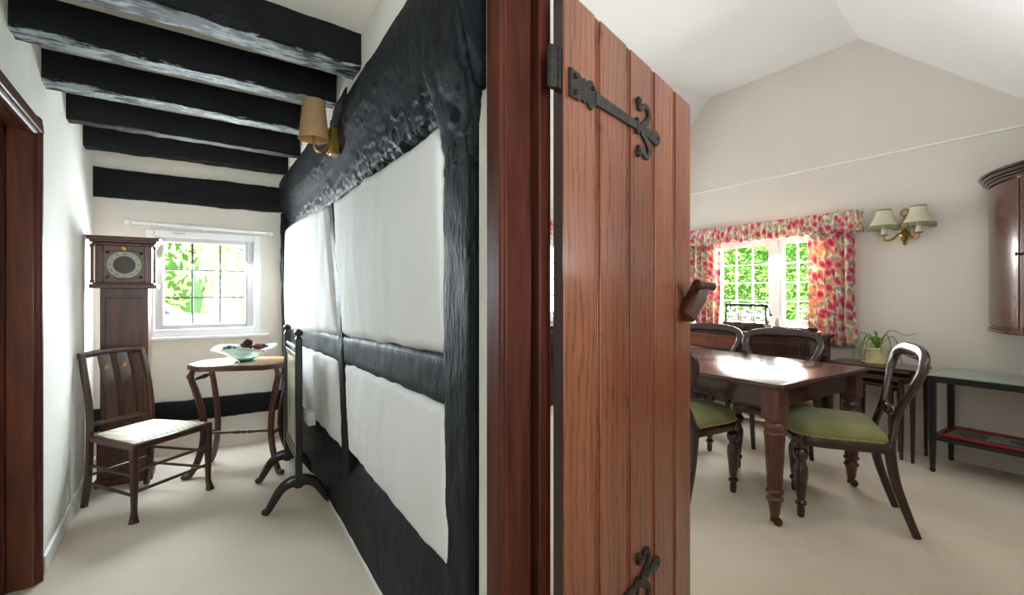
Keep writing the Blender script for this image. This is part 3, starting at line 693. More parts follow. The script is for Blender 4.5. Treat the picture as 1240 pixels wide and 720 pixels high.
for x in (-.052, .052):
    m = MB(); m.sweep([(x, by-.006, .50), (x, backy(.65), .65), (x, backy(.8)-.005, .8), (x*.98, backy(.91)-.012, .91)], (0, 1, 0), .034, .005, 8, power=6); sl = m.build('slat', 'chair_wood', HC)
    m = MB(); m.lathe([(.014, 0), (.014, .002)], (x*.98, backy(.83)+.001, .83), 14, sy=1.4, axis=(0, 1, -.2)); m.build('inlay', 'light_top', sl)
for s_ in (-1, 1):
    for z in (.15, .26):
        m = MB(); m.cyl((fw*s_, fy, z), (bw*s_, by-.005, z), .009); m.build('stretcher', 'chair_wood', HC)
for z in (.15, .27):
    m = MB(); m.cyl((-fw, fy, z+.02), (fw, fy, z+.02), .0095); m.build('stretcher', 'chair_wood', HC)
m = MB(); m.cyl((-bw, by, .2), (bw, by, .2), .009); m.build('stretcher', 'chair_wood', HC)

# ------------------------------------------------------------------ octagonal hall table
TB = thing('octagonal_table', 'small octagonal wooden table with curved legs under the hall window', 'table', (.168, 3.965, 0), math.radians(-23.5))
hx, hy, ct = .335, .235, .13
oct_ = [(-hx+ct, -hy), (hx-ct, -hy), (hx, -hy+ct), (hx, hy-ct), (hx-ct, hy), (-hx+ct, hy), (-hx, hy-ct), (-hx, -hy+ct)]
m = MB(); m.prism([(x, yy, .757) for x, yy in oct_], (0, 0, .036)); m.build('table_edge', 'mahogany', TB, bevel=.006)
m = MB(); m.prism([(x*.965, yy*.95, .7925) for x, yy in oct_], (0, 0, .004)); m.build('tabletop', 'light_top', TB, bevel=.001)
for sx in (-1, 1):
    for sy_ in (-1, 1):
        d_ = Vector((sx*.8, sy_*.6, 0)); c0 = Vector((sx*.25, sy_*.125, 0))
        pts = catmull([c0+d_*.035+Vector((0, 0, .757)), c0+d_*.045+Vector((0, 0, .70)), c0+d_*.015+Vector((0, 0, .60)), c0-d_*.025+Vector((0, 0, .42)), c0-d_*.03+Vector((0, 0, .25)), c0+d_*.01+Vector((0, 0, .10)), c0+d_*.055+Vector((0, 0, .02)), c0+d_*.085+Vector((0, 0, .013))], 5)
        n = len(pts); N = Vector((-d_.y, d_.x, 0))
        m = MB(); m.sweep(pts, N, [.016+.008*math.sin(PI*i/(n-1))+(.006 if i > n-6 else 0) for i in range(n)], .016, 10); m.ball(c0+d_*.085+Vector((0, 0, .018)), .022, 10, 6, .8); m.ball(c0+d_*.05+Vector((0, 0, .715)), .024, 10, 6)
        m.build('leg', 'mahogany', TB)
turn = [(0, .008), (.12, .012), (.3, .011), (.42, .016), (.45, .011), (.5, .017), (.55, .011), (.58, .016), (.7, .011), (.88, .012), (1, .008)]
for sx in (-1, 1):
    m = MB(); m.turned((sx*.228, -.105, .27), (sx*.228, .105, .27), turn); m.build('stretcher', 'mahogany', TB)
    m = MB(); m.turned((sx*.27, -.12, .69), (sx*.27, .12, .69), turn); m.build('top_spindle', 'mahogany', TB)
m = MB(); m.turned((-.228, 0, .27), (.228, 0, .27), turn); m.build('stretcher', 'mahogany', TB)

BW = thing('glass_bowl', 'wide footed pale green glass bowl of dried flowers on octagonal table', 'bowl', (.175, 3.92, .7965))
n = 48; prof = [(.022, .012), (.05, .014), (.09, .035), (.14, .07), (.185, .095), (.215, .107)]
prof2 = [(.212, .111), (.18, .101), (.135, .077), (.088, .043), (.05, .022), (.02, .02)]
R = []
for r, z in prof+prof2:
    R.append([(r*math.cos(2*PI*i/n)*(1+.04*math.sin(4*PI*i/n)*r/.215), r*math.sin(2*PI*i/n), z+(.012*math.sin(3*2*PI*i/n+1)*(r/.215)**4)) for i in range(n)])
m = MB(); m.rings(R); m.build('bowl_body', 'bowl_glass', BW)
m = MB(); m.lathe([(.066, 0), (.068, .006), (.04, .012), (.032, .018), (.045, .028)], (0, 0, 0), 28); m.build('foot', 'green_glass', BW)
def cone(c, r, h, mat, nm, lab, cat, grp=None):
    m = MB(); m.lathe([(.15*r, 0), (.8*r, .15*h), (r*.85, .4*h), (.6*r, .75*h), (.1*r, h)], (0, 0, 0), 10)
    for lay in range(6):
        for k in range(9):
            a = 2*PI*(k+lay*.5)/9; t_ = .1+lay*.15; rr = r*(1.05-.75*max(0, t_-.25)); p = Vector((rr*math.cos(a)*.8, rr*math.sin(a)*.8, t_*h)); q = Vector((rr*1.35*math.cos(a), rr*1.35*math.sin(a), t_*h+.16*h))
            m.sweep([p, q], (-math.sin(a), math.cos(a), 0), .05*h, r*.2, 5, power=2)
    o = m.build(nm, mat, None); o.location = c; o.rotation_euler = (.5*random.uniform(-1, 1), .5*random.uniform(-1, 1), random.random()*6); return tag(o, lab, cat, grp)
bx, byy, bz = .175, 3.92, .7965
cone((bx+.0, byy-.02, bz+.095), .030, .07, 'cone_brown', 'pine_cone', 'dark red pine cone standing highest in the middle of glass bowl', 'pine cone')
cone((bx+.085, byy-.045, bz+.08), .024, .05, 'red_dried', 'pine_cone', 'small reddish pine cone just right of the tallest cone in bowl', 'pine cone')
def clump(c, r, mat, nm, lab, cat, sc=1, grp=None):
    m = MB()
    for k in range(22):
        a = random.random()*6.28; e = random.random()*1.3; d_ = Vector((math.cos(a)*math.cos(e), math.sin(a)*math.cos(e), math.sin(e)*.6)); m.sweep([d_*r*.2, d_*r], (d_.y, -d_.x, .3), [.006, .009], .005, 5, power=2)
    m.ball((0, 0, 0), r*.6, 8, 6, .7)
    o = m.build(nm, mat, None); o.location = c; return tag(o, lab, cat, grp)
clump((bx-.10, byy-.03, bz+0.101), .042, 'purple_dried', 'dried_lavender', 'purple dried lavender heads at the left of the glass bowl', 'dried flowers')
clump((bx-.045, byy+.03, bz+0.096), .036, 'white_dried', 'dried_flower', 'whitish dried flower head between lavender and the tall pine cone', 'dried flowers')
clump((bx-.0, byy-.09, bz+0.086), .034, 'white_dried', 'dried_flower', 'whitish dried flower head in front of the tall pine cone', 'dried flowers')
clump((bx+.115, byy-.01, bz+0.101), .038, 'purple_dried', 'dried_flower', 'greyish purple dried flower head at the right of the glass bowl', 'dried flowers')
clump((bx+.07, byy+.05, bz+0.091), .034, 'red_dried', 'dried_flower', 'dull red dried flower head at the back of the glass bowl', 'dried flowers')

# ------------------------------------------------------------------ cheval mirror, nearly edge-on
CM = thing('cheval_mirror', 'black framed cheval mirror on arched legs standing beside the timber wall', 'mirror', (.415, 3.31, 0))
for s_, yy in ((-1, -.27), (1, .27)):
    m = MB(); m.box(-.02, .02, yy-.022, yy+.022, .125, 1.03); m.build('post', 'black_wood', CM, bevel=.006)
    m = MB(); m.turned((0, yy, 1.03), (0, yy, 1.085), [(0, .016), (.2, .012), (.35, .024), (.65, .026), (.9, .014), (1, .002)]); m.build('finial', 'black_wood', CM)
    for sx in (-1, 1):
        m = MB(); pts = catmull([(0, yy, .165), (.045*sx, yy, .165), (.095*sx, yy, .135), (.135*sx, yy, .075), (.165*sx, yy, .025), (.182*sx, yy, .012)], 5); n = len(pts)
        m.sweep(pts, (0, 1, 0), [lerp(.042, .016, (i/(n-1))**.6) for i in range(n)], .02, 10); m.ball((.178*sx, yy, .02), .022, 10, 6, .9); m.build('leg', 'black_wood', CM)
m = MB(); m.sweep([(0, -.25, .29), (0, .25, .29)], (0, 0, 1), .014, .022, 8); m.build('cross_rail', 'black_wood', CM); m = MB(); m.sweep([(0, -.25, .955), (0, .25, .955)], (0, 0, 1), .012, .016, 8); m.build('cross_rail', 'black_wood', CM)
m = MB()
for y0, y1, z0, z1 in ((-.235, -.205, .32, .93), (.205, .235, .32, .93), (-.205, .205, .32, .35), (-.205, .205, .90, .93)): m.box(-.014, .014, y0, y1, z0, z1)
m.build('mirror_frame', 'black_wood', CM, bevel=.004)
m = MB(); m.box(-.006, .004, -.207, .207, .348, .902); m.build('mirror_glass', 'mirror_glass', CM)
for yy in (-.242, .242):
    m = MB(); m.cyl((0, yy-.01, .63), (0, yy+.01, .63), .009); m.build('pivot', 'brass', CM)

SK = thing('wall_socket', 'white plug socket box on the timber wall behind the mirror', 'socket', (.553, 3.47, .39))
m = MB(); m.box(-.03, .02, -.075, .075, 0, .09); m.build('socket_box', 'white_plastic', SK, bevel=.006)
m = MB(); m.box(-.036, -.03, -.065, .065, .008, .082); m.box(-.039, -.036, -.05, -.02, .035, .06); m.build('socket_plate', 'white_plastic', SK, bevel=.003)

# ------------------------------------------------------------------ hall wall lamp
WL = thing('wall_lamp', 'brass wall lamp with a tan fabric shade on the black beam', 'lamp', (.50, 2.50, 2.05))
m = MB(); m.box(-.012, .03, -.028, .028, -.035, .105); m.box(-.018, -.012, -.022, .022, -.03, .10); m.build('backplate', 'brass', WL, bevel=.004)
m = MB(); m.tube(catmull([(-.012, 0, .03), (-.03, 0, -.005), (-.055, 0, -.03), (-.08, 0, -.02), (-.088, 0, .02), (-.088, 0, .06)], 6), .0065, 10); m.lathe([(.006, .0), (.02, .004), (.022, .01), (.012, .014)], (-.088, 0, .05), 14); m.ball((-.016, 0, -.02), .014, 10, 6); m.build('arm', 'brass', WL)
m = MB(); m.lathe([(.012, 0), (.012, .05), (.008, .055)], (-.088, 0, .062), 12); m.build('candle_sleeve', 'lampholder', WL)
m = MB(); m.lathe([(.006, 0), (.017, .02), (.018, .035), (.006, .06)], (-.088, 0, .117), 12); m.build('bulb', 'lampholder', WL)
m = MB(); m.lathe([(.072, .03), (.052, .225), (.050, .225), (.070, .03)], (-.088, 0, 0), 32, cap=False); m.lathe([(.0735, .028), (.0735, .034), (.069, .034), (.069, .028)], (-.088, 0, 0), 32, cap=False); m.build('lamp_shade', 'tan_shade', WL)

# ------------------------------------------------------------------ dining table
DT = thing('dining_table', 'polished dark mahogany dining table with fluted legs', 'table', (3.115, 2.2, 0))
tx, ty = .565, .91
tp_ = [(-tx+.03, -ty), (tx-.03, -ty), (tx, -ty+.03), (tx, ty-.03), (tx-.03, ty), (-tx+.03, ty), (-tx, ty-.03), (-tx, -ty+.03)]
m = MB(); m.rings([[Vector((x*k, yy*(1-(1-k)*.6), z)) for x, yy in tp_] for k, z in ((.965, .768), (.985, .772), (.985, .778), (1.0, .784), (1.0, .797), (.994, .803), (.985, .805))]); m.build('tabletop', 'dark_mahogany_flat', DT, sharp=30)
m = MB(); ax_, ay_ = tx-.075, ty-.075
m.box(-ax_, ax_, -ay_-.012, -ay_+.012, .655, .77); m.box(-ax_, ax_, ay_-.012, ay_+.012, .655, .77); m.box(-ax_-.012, -ax_+.012, -ay_, ay_, .655, .77); m.box(ax_-.012, ax_+.012, -ay_, ay_, .655, .77)
m.build('apron', 'dark_mahogany', DT, bevel=.004)
def fluted(m, c, z0, z1, r0, r1, nf=14):
    R = []; seg = nf*4
    for j in range(13):
        t_ = j/12; z = lerp(z0, z1, t_); r = lerp(r0, r1, t_)
        R.append([Vector((c[0]+r*(1-.17*(.5-.5*math.cos(nf*a_))**.7)*math.cos(a_), c[1]+r*(1-.17*(.5-.5*math.cos(nf*a_))**.7)*math.sin(a_), z)) for a_ in [2*PI*i/seg for i in range(seg)]])
    m.rings(R)
for sx in (-1, 1):
    for sy_ in (-1, 1):
        cx_, cy_ = sx*(tx-.08), sy_*(ty-.08)
        m = MB(); m.box(cx_-.05, cx_+.05, cy_-.05, cy_+.05, .60, .768)
        fluted(m, (cx_, cy_), .20, .52, .039, .056)
        m.lathe([(.047, .60), (.05, .588), (.044, .58), (.054, .565), (.056, .545), (.05, .53), (.057, .522), (.057, .512), (.05, .506)], (cx_, cy_, 0), 24)
        m.lathe([(.034, .21), (.045, .20), (.046, .19), (.036, .18), (.035, .165), (.044, .155), (.044, .145), (.034, .135), (.026, .07), (.022, .062)], (cx_, cy_, 0), 24)
        lg = m.build('leg', 'mahogany', DT, bevel=.003)
        m = MB(); m.lathe([(.023, .085), (.024, .06), (.014, .045)], (cx_, cy_, 0), 14); m.box(cx_-.012, cx_+.012, cy_-.012, cy_+.02, .02, .05); m.lathe([(.006, -.012), (.021, -.012), (.023, -.004), (.023, .004), (.021, .012), (.006, .012)], (cx_+.008, cy_-.014, .0235), 16, axis=(1, .4, 0)); m.build('caster', 'old_brass', lg)

# ------------------------------------------------------------------ balloon-back dining chairs
def make_chair(label):
    t_ = thing('dining_chair', label, 'chair', (0, 0, 0), 0, 'balloon-back dining chairs around the table')
    def outline(k):  # seat outline, rounded front
        pts = []
        for i in range(33):
            a = PI*i/32; pts.append((math.cos(a)*.252*k, .06+math.copysign(abs(math.sin(a))**.55, 1)*.205*k if 0 < i < 32 else .06))
        pts += [(-.215*k, -.215*k), (.215*k, -.215*k)]
        return pts
    m = MB(); O = outline(1); m.rings([[Vector((x*k, yy*k, z)) for x, yy in O] for k, z in ((.94, .425), (1.0, .43), (1.015, .455), (1.0, .478), (.985, .486))]); m.build('seat_rail', 'dark_mahogany', t_)
    R = []
    for k, z in ((.985, .484), (.995, .50), (.975, .522), (.90, .545), (.75, .562), (.5, .575), (.25, .581), (.05, .583)):
        R.append([Vector((x*k, yy*k, z)) for x, yy in O])
    m = MB(); m.rings(R); m.build('seat_cushion', 'green_velvet', t_, sharp=80)
    m = MB(); tr_ = [Vector((x*1.003, yy*1.003, .488)) for x, yy in O[:33]]; tr_ = [Vector((.218, -.2, .488))]+tr_+[Vector((-.218, -.2, .488))]
    for a, c in zip(tr_, tr_[1:]):
        nseg = max(1, int((c-a).length/.012))
        for j in range(nseg): m.ball(a.lerp(c, j/nseg), .0065, 6, 4)
    m.build('nail_trim', 'gold_braid', t_)
    legp = [(0, .015), (.03, .020), (.10, .021), (.15, .019), (.18, .030), (.21, .030), (.24, .019), (.28, .024), (.45, .031), (.60, .038), (.68, .036), (.74, .024), (.77, .024), (.80, .036), (.85, .041), (.90, .036), (.93, .024), (.96, .032), (1, .034)]
    for s_ in (-1, 1):
        m = MB(); m.turned((.205*s_, .19, 0), (.205*s_, .19, .43), legp, 18); m.box(.205*s_-.03, .205*s_+.03, .16, .22, .415, .47); m.build('leg', 'dark_mahogany', t_)
        m = MB(); pts = catmull([(.205*s_, -.335, 0), (.202*s_, -.29, .13), (.198*s_, -.245, .28), (.196*s_, -.222, .43), (.194*s_, -.22, .50)], 5); n = len(pts); m.sweep(pts, (1, 0, 0), [lerp(.019, .027, i/(n-1)) for i in range(n)], [lerp(.016, .021, i/(n-1)) for i in range(n)], 10, power=4); m.build('leg', 'dark_mahogany', t_)
    # balloon back: uprights waist in, then swell into one hoop
    def yb(z): return -.222-.15*clamp((z-.45)/.55)**1.2
    half = [(.196, .46), (.178, .54), (.160, .61), (.170, .68), (.215, .76), (.255, .84), (.266, .90), (.235, .95), (.14, .974), (0, .977)]
    right = [(x, yb(z), z) for x, z in half]; left = [(-x, yb(z), z) for x, z in half[-2::-1]]
    pts = catmull(right+left, 6); n = len(pts); W_ = []; T_ = []
    for i in range(n):
        q = min(i, n-1-i)/((n-1)/2); W_.append(.026 if q < .45 else lerp(.026, .043, ((q-.45)/.55)**1.3)); T_.append(.018+.004*(q > .5))
    m = MB(); m.sweep(pts, (0, 1, .15), W_, T_, 12, power=2.4); m.build('backrest', 'dark_mahogany', t_, sharp=70)
    m = MB(); rp = catmull([(-.165, yb(.62), .62), (-.10, yb(.645), .655), (-.04, yb(.62), .625), (0, yb(.63), .64), (.04, yb(.62), .625), (.10, yb(.645), .655), (.165, yb(.62), .62)], 5); m.sweep(rp, (0, 1, 0), .013, .013, 8)
    m.ball((0, yb(.64)+.006, .645), .022, 10, 6); 
    for s_ in (-1, 1): m.ball((.035*s_, yb(.62)+.006, .622), .016, 10, 6); m.ball((.10*s_, yb(.65)+.004, .655), .015, 10, 6)
    m.build('carved_rail', 'dark_mahogany', t_)
    return t_
def facing(dx, dy): return math.atan2(dy, dx)-PI/2
c0 = make_chair('green seated balloon-back chair drawn out at the near right end of dining table')
c0.location = (3.135, 1.28, 0); c0.rotation_euler = (0, 0, facing(-.50, .866))
dup(c0, (2.645, 1.945, 0), facing(1, .04), 'green seated balloon-back chair between the dining table and the open plank door')
dup(c0, (3.52, 1.84, 0), facing(-.95, -.31), 'balloon-back chair across the dining table, before the right half of sideboard')
dup(c0, (3.56, 2.55, 0), facing(-.97, -.22), 'balloon-back chair on the far side of dining table, nearest the open door edge')

# ------------------------------------------------------------------ sideboard and the things on it
SB = thing('sideboard', 'long dark wooden sideboard with drawers under the dining window', 'sideboard', (4.53, 2.88, 0))
y0, y1 = -.965, 1.0
m = MB(); m.box(-.21, .16, y0+.03, y1-.03, .20, .905); m.build('body', 'dark_mahogany', SB, bevel=.004)
m = MB(); m.box(-.245, .175, y0, y1, .905, .932); m.box(-.228, .17, y0+.015, y1-.015, .893, .906); m.build('top', 'dark_mahogany_flat', SB, bevel=.005)
def front(ya, yb_, za, zb, nm, handle=True):
    m = MB(); m.box(-.222, -.208, ya, yb_, za, zb); m.box(-.228, -.220, ya+.03, yb_-.03, za+.03, zb-.03) if nm == 'door' else None
    o = m.build(nm, 'sideboard_wood' if nm == 'drawer' else 'dark_mahogany', SB, bevel=.004)
    yc = (ya+yb_)/2; zc = (za+zb)/2
    if nm == 'drawer':
        m = MB(); m.tube([(-.226, yc-.05, zc+.008), (-.238, yc-.045, zc-.005), (-.242, yc, zc-.016), (-.238, yc+.045, zc-.005), (-.226, yc+.05, zc+.008)], .004, 8); m.ball((-.225, yc-.05, zc+.01), .008, 8, 5); m.ball((-.225, yc+.05, zc+.01), .008, 8, 5); m.build('handle', 'old_brass', o)
    else:
        m = MB(); m.ball((-.234, yb_-.04, zc+.12), .011, 8, 6); m.build('knob', 'old_brass', o)
front(.33, .93, .74, .88, 'drawer'); front(.33, .93, .58, .73, 'drawer'); front(.33, .93, .41, .57, 'drawer'); front(.33, .93, .23, .40, 'drawer')
front(-.27, .30, .74, .88, 'drawer'); front(-.27, .30, .23, .73, 'door'); front(-.88, -.30, .23, .88, 'door')
for yy in (y0+.06, y1-.06):
    for x in (-.18, .13):
        m = MB(); m.turned((x, yy, 0), (x, yy, .2), [(0, .018), (.1, .024), (.5, .022), (.8, .035), (1, .035)]); m.build('leg', 'dark_mahogany', SB)
ST = .932
TN = thing('tantalus', 'dark wooden decanter stand with studded top bar on the sideboard', 'tantalus', (4.56, 2.66, ST))
m = MB(); m.box(-.07, .07, -.215, .215, 0, .072); m.box(-.08, .08, -.225, .225, 0, .014); m.build('base', 'dark_mahogany', TN, bevel=.004)
for s_ in (-1, 1):
    m = MB(); m.sweep(catmull([(0, .212*s_, .06), (0, .212*s_, .12), (0, .203*s_, .18), (0, .213*s_, .26)], 4), (1, 0, 0), .009, .03, 8); m.build('end_post', 'dark_mahogany', TN)
m = MB(); m.box(-.018, .018, -.222, .222, .235, .262); m.build('top_bar', 'dark_mahogany', TN, bevel=.003)
for k in range(4): 
    m = MB(); m.ball((-.012, -.165+k*.11, .249), .019, 12, 8); m.build('bar_boss', 'black_paint', TN)
m = MB(); m.sweep([(0, -.215, .25), (-.01, -.245, .21), (-.012, -.25, .16)], (1, 0, 0), .008, .01, 6); m.ball((-.012, -.255, .16), .015, 8, 6); m.build('locking_arm', 'dark_mahogany', TN)
m = MB(); m.lathe([(.018, 0), (.014, .004)], (-.071, 0, .04), 12, axis=(-1, 0, 0)); m.build('lock_plate', 'old_brass', TN)
for k, lab in enumerate(('left', 'middle', 'right')):
    d_ = thing('decanter', f'square cut glass decanter in the {lab} of the wooden decanter stand', 'decanter', (4.56, 2.66+(1-k)*.135, ST+.072), 0, 'glass decanters in the stand')
    m = MB(); q = [(-1, -1), (1, -1), (1, 1), (-1, 1)]
    def sq(r, z, ch=.3): return [Vector((r*x, r*yy, z)) for x, yy in ((-1+ch, -1), (1-ch, -1), (1, -1+ch), (1, 1-ch), (1-ch, 1), (-1+ch, 1), (-1, 1-ch), (-1, -1+ch))]
    m.rings([sq(.052, 0), sq(.056, .01), sq(.056, .095), sq(.04, .115), sq(.02, .125), sq(.018, .145), sq(.024, .15)]); m.build('bottle', 'clear_glass', d_, sharp=20)
    m = MB(); m.lathe([(.012, .145), (.012, .152), (.02, .156), (.004, .162)], (0, 0, 0), 12); m.build('stopper', 'clear_glass', d_)
SD = thing('ship_decanter', 'wide based cut glass decanter of dark red port on sideboard', 'decanter', (4.53, 2.10, ST))
m = MB(); m.lathe([(.103, .056), (.085, .075), (.06, .10), (.03, .135), (.018, .17), (.017, .20), (.028, .21), (.015, .209), (.013, .17), (.026, .13), (.055, .096), (.08, .07), (.098, .056)], (0, 0, 0), 16); m.build('bottle', 'clear_glass', SD, sharp=10)
m = MB(); m.lathe([(.10, .014), (.11, .016), (.113, .03), (.104, .055), (.096, .056)], (0, 0, 0), 24); m.build('port', 'port', SD)
m = MB(); m.lathe([(.011, .195), (.012, .212), (.02, .218), (.026, .235), (.016, .25), (.003, .254)], (0, 0, 0), 12); m.build('stopper', 'clear_glass', SD, sharp=10)
m = MB(); m.lathe([(.125, 0), (.13, .004), (.132, .022), (.129, .022), (.124, .012), (.12, .012)], (0, 0, 0), 32); tag(m.build('coaster', 'silver', None), 'round silver coaster under the port decanter', 'coaster').location = (4.53, 2.10, ST)
MT = tag(MB().box(-.07, .07, -.09, .09, 0, .018).build('small_book', 'paper_white', None, bevel=.003), 'pale flat booklet lying in front of the decanter stand', 'book'); MT.location = (4.385, 2.78, ST); MT.rotation_euler = (0, 0, .1)
SBX = thing('trinket_box', 'low brown wooden box right of the decanter stand on sideboard', 'box', (4.60, 2.345, ST))
m = MB(); m.box(-.04, .04, -.05, .05, 0, .035); m.build('box_body', 'oak_brown', SBX, bevel=.003)
m = MB(); m.box(-.043, .043, -.053, .053, .035, .048); m.build('lid', 'oak_brown', SBX, bevel=.003)
BT = thing('small_bottle', 'small pale bottle standing on the brown box by the decanter stand', 'bottle', (4.60, 2.37, ST+.048))
m = MB(); m.lathe([(.02, 0), (.022, .01), (.022, .05), (.01, .065), (.009, .08)], (0, 0, 0), 14); m.build('bottle_body', 'cream_pot', BT)
m = MB(); m.lathe([(.011, .08), (.011, .095)], (0, 0, 0), 10); m.build('cap', 'lampholder', BT)
LP = thing('table_lamp', 'white shaded table lamp on the sideboard beside the open door edge', 'lamp', (4.53, 3.38, ST))
m = MB(); m.lathe([(.05, 0), (.05, .01), (.02, .02), (.025, .04), (.012, .07)], (0, 0, 0), 20); m.build('base', 'brass', LP)
m = MB(); m.lathe([(.13, .03), (.05, .21), (.048, .21), (.128, .03)], (0, 0, 0), 32, cap=False); m.build('lamp_shade', 'white_shade', LP)
FL = thing('flower_vase', 'small vase of yellow green flowers on sideboard, half hidden by open door', 'vase', (4.40, 3.19, ST))
m = MB(); m.lathe([(.03, 0), (.038, .03), (.025, .07), (.03, .085), (.026, .084), (.02, .07)], (0, 0, 0), 20); m.build('vase_body', 'cream_pot', FL)
m = MB()
for k in range(5):
    a = k*1.3; m.tube([(0, 0, .05), (.02*math.cos(a), .02*math.sin(a), .10), (.05*math.cos(a), .05*math.sin(a), .15)], .003, 6)
m.build('stem', 'strap_leaf', FL)
m = MB()
for k in range(5):
    a = k*1.3; m.ball((.05*math.cos(a), .05*math.sin(a), .155), .022, 8, 6, .7)
m.build('blossom', 'yellow_petal', FL)

# ------------------------------------------------------------------ nest of tables and plant
def nest(sx, y0, y1, h, lab, x0=4.45, x1=4.80):
    o = thing('nesting_table', lab, 'table', ((x0+x1)/2, (y0+y1)/2, 0), 0, 'nest of three wooden tables'); hx_, hy_ = (x1-x0)/2, (y1-y0)/2
    m = MB(); m.box(-hx_, hx_, -hy_, hy_, h-.02, h); m.build('tabletop', 'dark_mahogany_flat', o, bevel=.005)
    m = MB(); m.box(-hx_+.02, hx_-.02, -hy_+.02, -hy_+.035, h-.06, h-.02); m.box(-hx_+.02, hx_-.02, hy_-.035, hy_-.02, h-.06, h-.02); m.box(hx_-.035, hx_-.02, -hy_+.03, hy_-.03, h-.06, h-.02); m.build('apron', 'dark_mahogany', o, bevel=.002)
    for a in (-1, 1):
        for c in (-1, 1):
            m = MB(); px_, py_ = a*(hx_-.03), c*(hy_-.03); m.sweep([(px_, py_, 0), (px_, py_, .1), (px_, py_, h-.02)], (1, 0, 0), [.010, .012, .018], [.010, .012, .018], 8, power=5); m.build('leg', 'dark_mahogany', o)
nest(0, 1.27, 1.885, .715, 'largest wooden nesting table carrying the potted plant by dining wall')
nest(0, 1.345, 1.81, .645, 'middle wooden nesting table tucked beneath the plant table', 4.47, 4.77)
nest(0, 1.42, 1.735, .575, 'smallest wooden nesting table, innermost under the plant table', 4.49, 4.74)
PP = thing('potted_plant', 'strappy green plant in cream pot on the nesting table', 'plant', (4.66, 1.585, .715))
m = MB(); m.lathe([(.068, 0), (.072, .01), (.088, .115), (.094, .12), (.094, .132), (.086, .132), (.082, .11), (.05, .10)], (0, 0, 0), 28); m.build('pot', 'cream_pot', PP)
m = MB(); m.lathe([(.084, .095), (.06, .112), (.01, .118)], (0, 0, 0), 20); m.build('soil', 'soil', PP)
m = MB(); m.lathe([(.10, 0), (.11, .012), (.108, .012), (.098, .004)], (0, 0, 0), 28); m.build('saucer', 'cream_pot', PP)
for dx, dy, h, dr, L in ((-.05, .16, .16, -.08, 1), (-.06, .11, .12, -.08, 1), (-.04, -.27, .27, .25, 0), (.0, .02, .24, .26, 0), (-.12, .05, .12, -.06, 1), (-.05, -.12, .15, -.05, 1), (.02, -.16, .13, -.10, 1), (.04, .12, .15, .0, 1), (-.1, -.06, .13, -.02, 1), (.03, .05, .17, .12, 0)):
    m = MB(); e = .115; pts = catmull([(0, 0, e), (dx*.3, dy*.3, e+h*.6), (dx*.7, dy*.7, e+h*.8 if dr < 0.1 else e+h*.5), (dx, dy, e+dr if dr < .1 else dr+.02)], 5); n = len(pts)
    m.sweep(pts, (0, 0, 1) if abs(dx)+abs(dy) > .06 else (1, 0, 0), [lerp(.009, .003, i/(n-1))*(1 if i < n-1 else .3) for i in range(n)], .0028, 6); m.build('leaf', 'strap_leaf', PP)

# ------------------------------------------------------------------ drinks trolley
TR = thing('trolley', 'black wooden two tier trolley with pale green glass top by right wall', 'trolley', (4.605, .77, 0))
hx_, hy_ = .225, .41
for a in (-1, 1):
    for c in (-1, 1):
        m = MB(); px_, py_ = a*(hx_-.018), c*(hy_-.018); m.sweep([(px_, py_, .035), (px_, py_, .25), (px_, py_, .70)], (1, 0, 0), [.014, .019, .021], [.014, .019, .021], 8, power=7); lg = m.build('leg', 'black_wood', TR)
        m = MB(); m.lathe([(.006, -.01), (.018, -.009), (.018, .009), (.006, .01)], (px_, py_, .018), 14, axis=(1, .3, 0)); m.cyl((px_, py_, .02), (px_, py_, .045), .007); m.build('caster', 'black_paint', lg)
m = MB(); m.box(-hx_, hx_, -hy_, -hy_+.03, .655, .70); m.box(-hx_, hx_, hy_-.03, hy_, .655, .70); m.box(-hx_, -hx_+.022, -hy_, hy_, .655, .70); m.box(hx_-.022, hx_, -hy_, hy_, .655, .70); m.build('top_frame', 'black_wood', TR, bevel=.003)
m = MB(); m.box(-hx_-.006, hx_+.006, -hy_-.006, hy_+.006, .70, .712); m.build('glass_top', 'trolley_glass', TR, bevel=.002)
m = MB(); m.box(-hx_+.005, hx_-.005, -hy_, hy_, .235, .26); m.build('lower_shelf', 'black_wood', TR, bevel=.003)
TY = thing('tray', 'red rimmed olive tray on the lower shelf of the trolley', 'tray', (4.60, .77, .26))
m = MB(); m.box(-.17, .17, -.35, .35, 0, .006); m.build('tray_base', 'paper_olive', TY)
m = MB(); m.sweep([(-.175, -.355, .012), (.175, -.355, .012), (.175, .355, .012), (-.175, .355, .012)], (0, 0, 1), .008, .012, 8, closed=True); m.build('rim', 'tray_red', TY)
for k, (mt, lab) in enumerate((('paper_dark', 'dark covered magazine lying crookedly at the bottom of the trolley tray'), ('paper_white', 'pale magazine lying across the dark one in trolley tray'), ('paper_dark', 'topmost dark magazine in the trolley tray nearest the wall cabinet'))):
    m = MB(); m.box(-.10, .10, -.14, .14, 0, .007); o = tag(m.build('magazine', mt, None, bevel=.001), lab, 'magazine', 'magazines in the trolley tray'); o.location = (4.58+.015*k, .90-.13*k, .2665+.0072*k); o.rotation_euler = (0, 0, .5-.45*k)

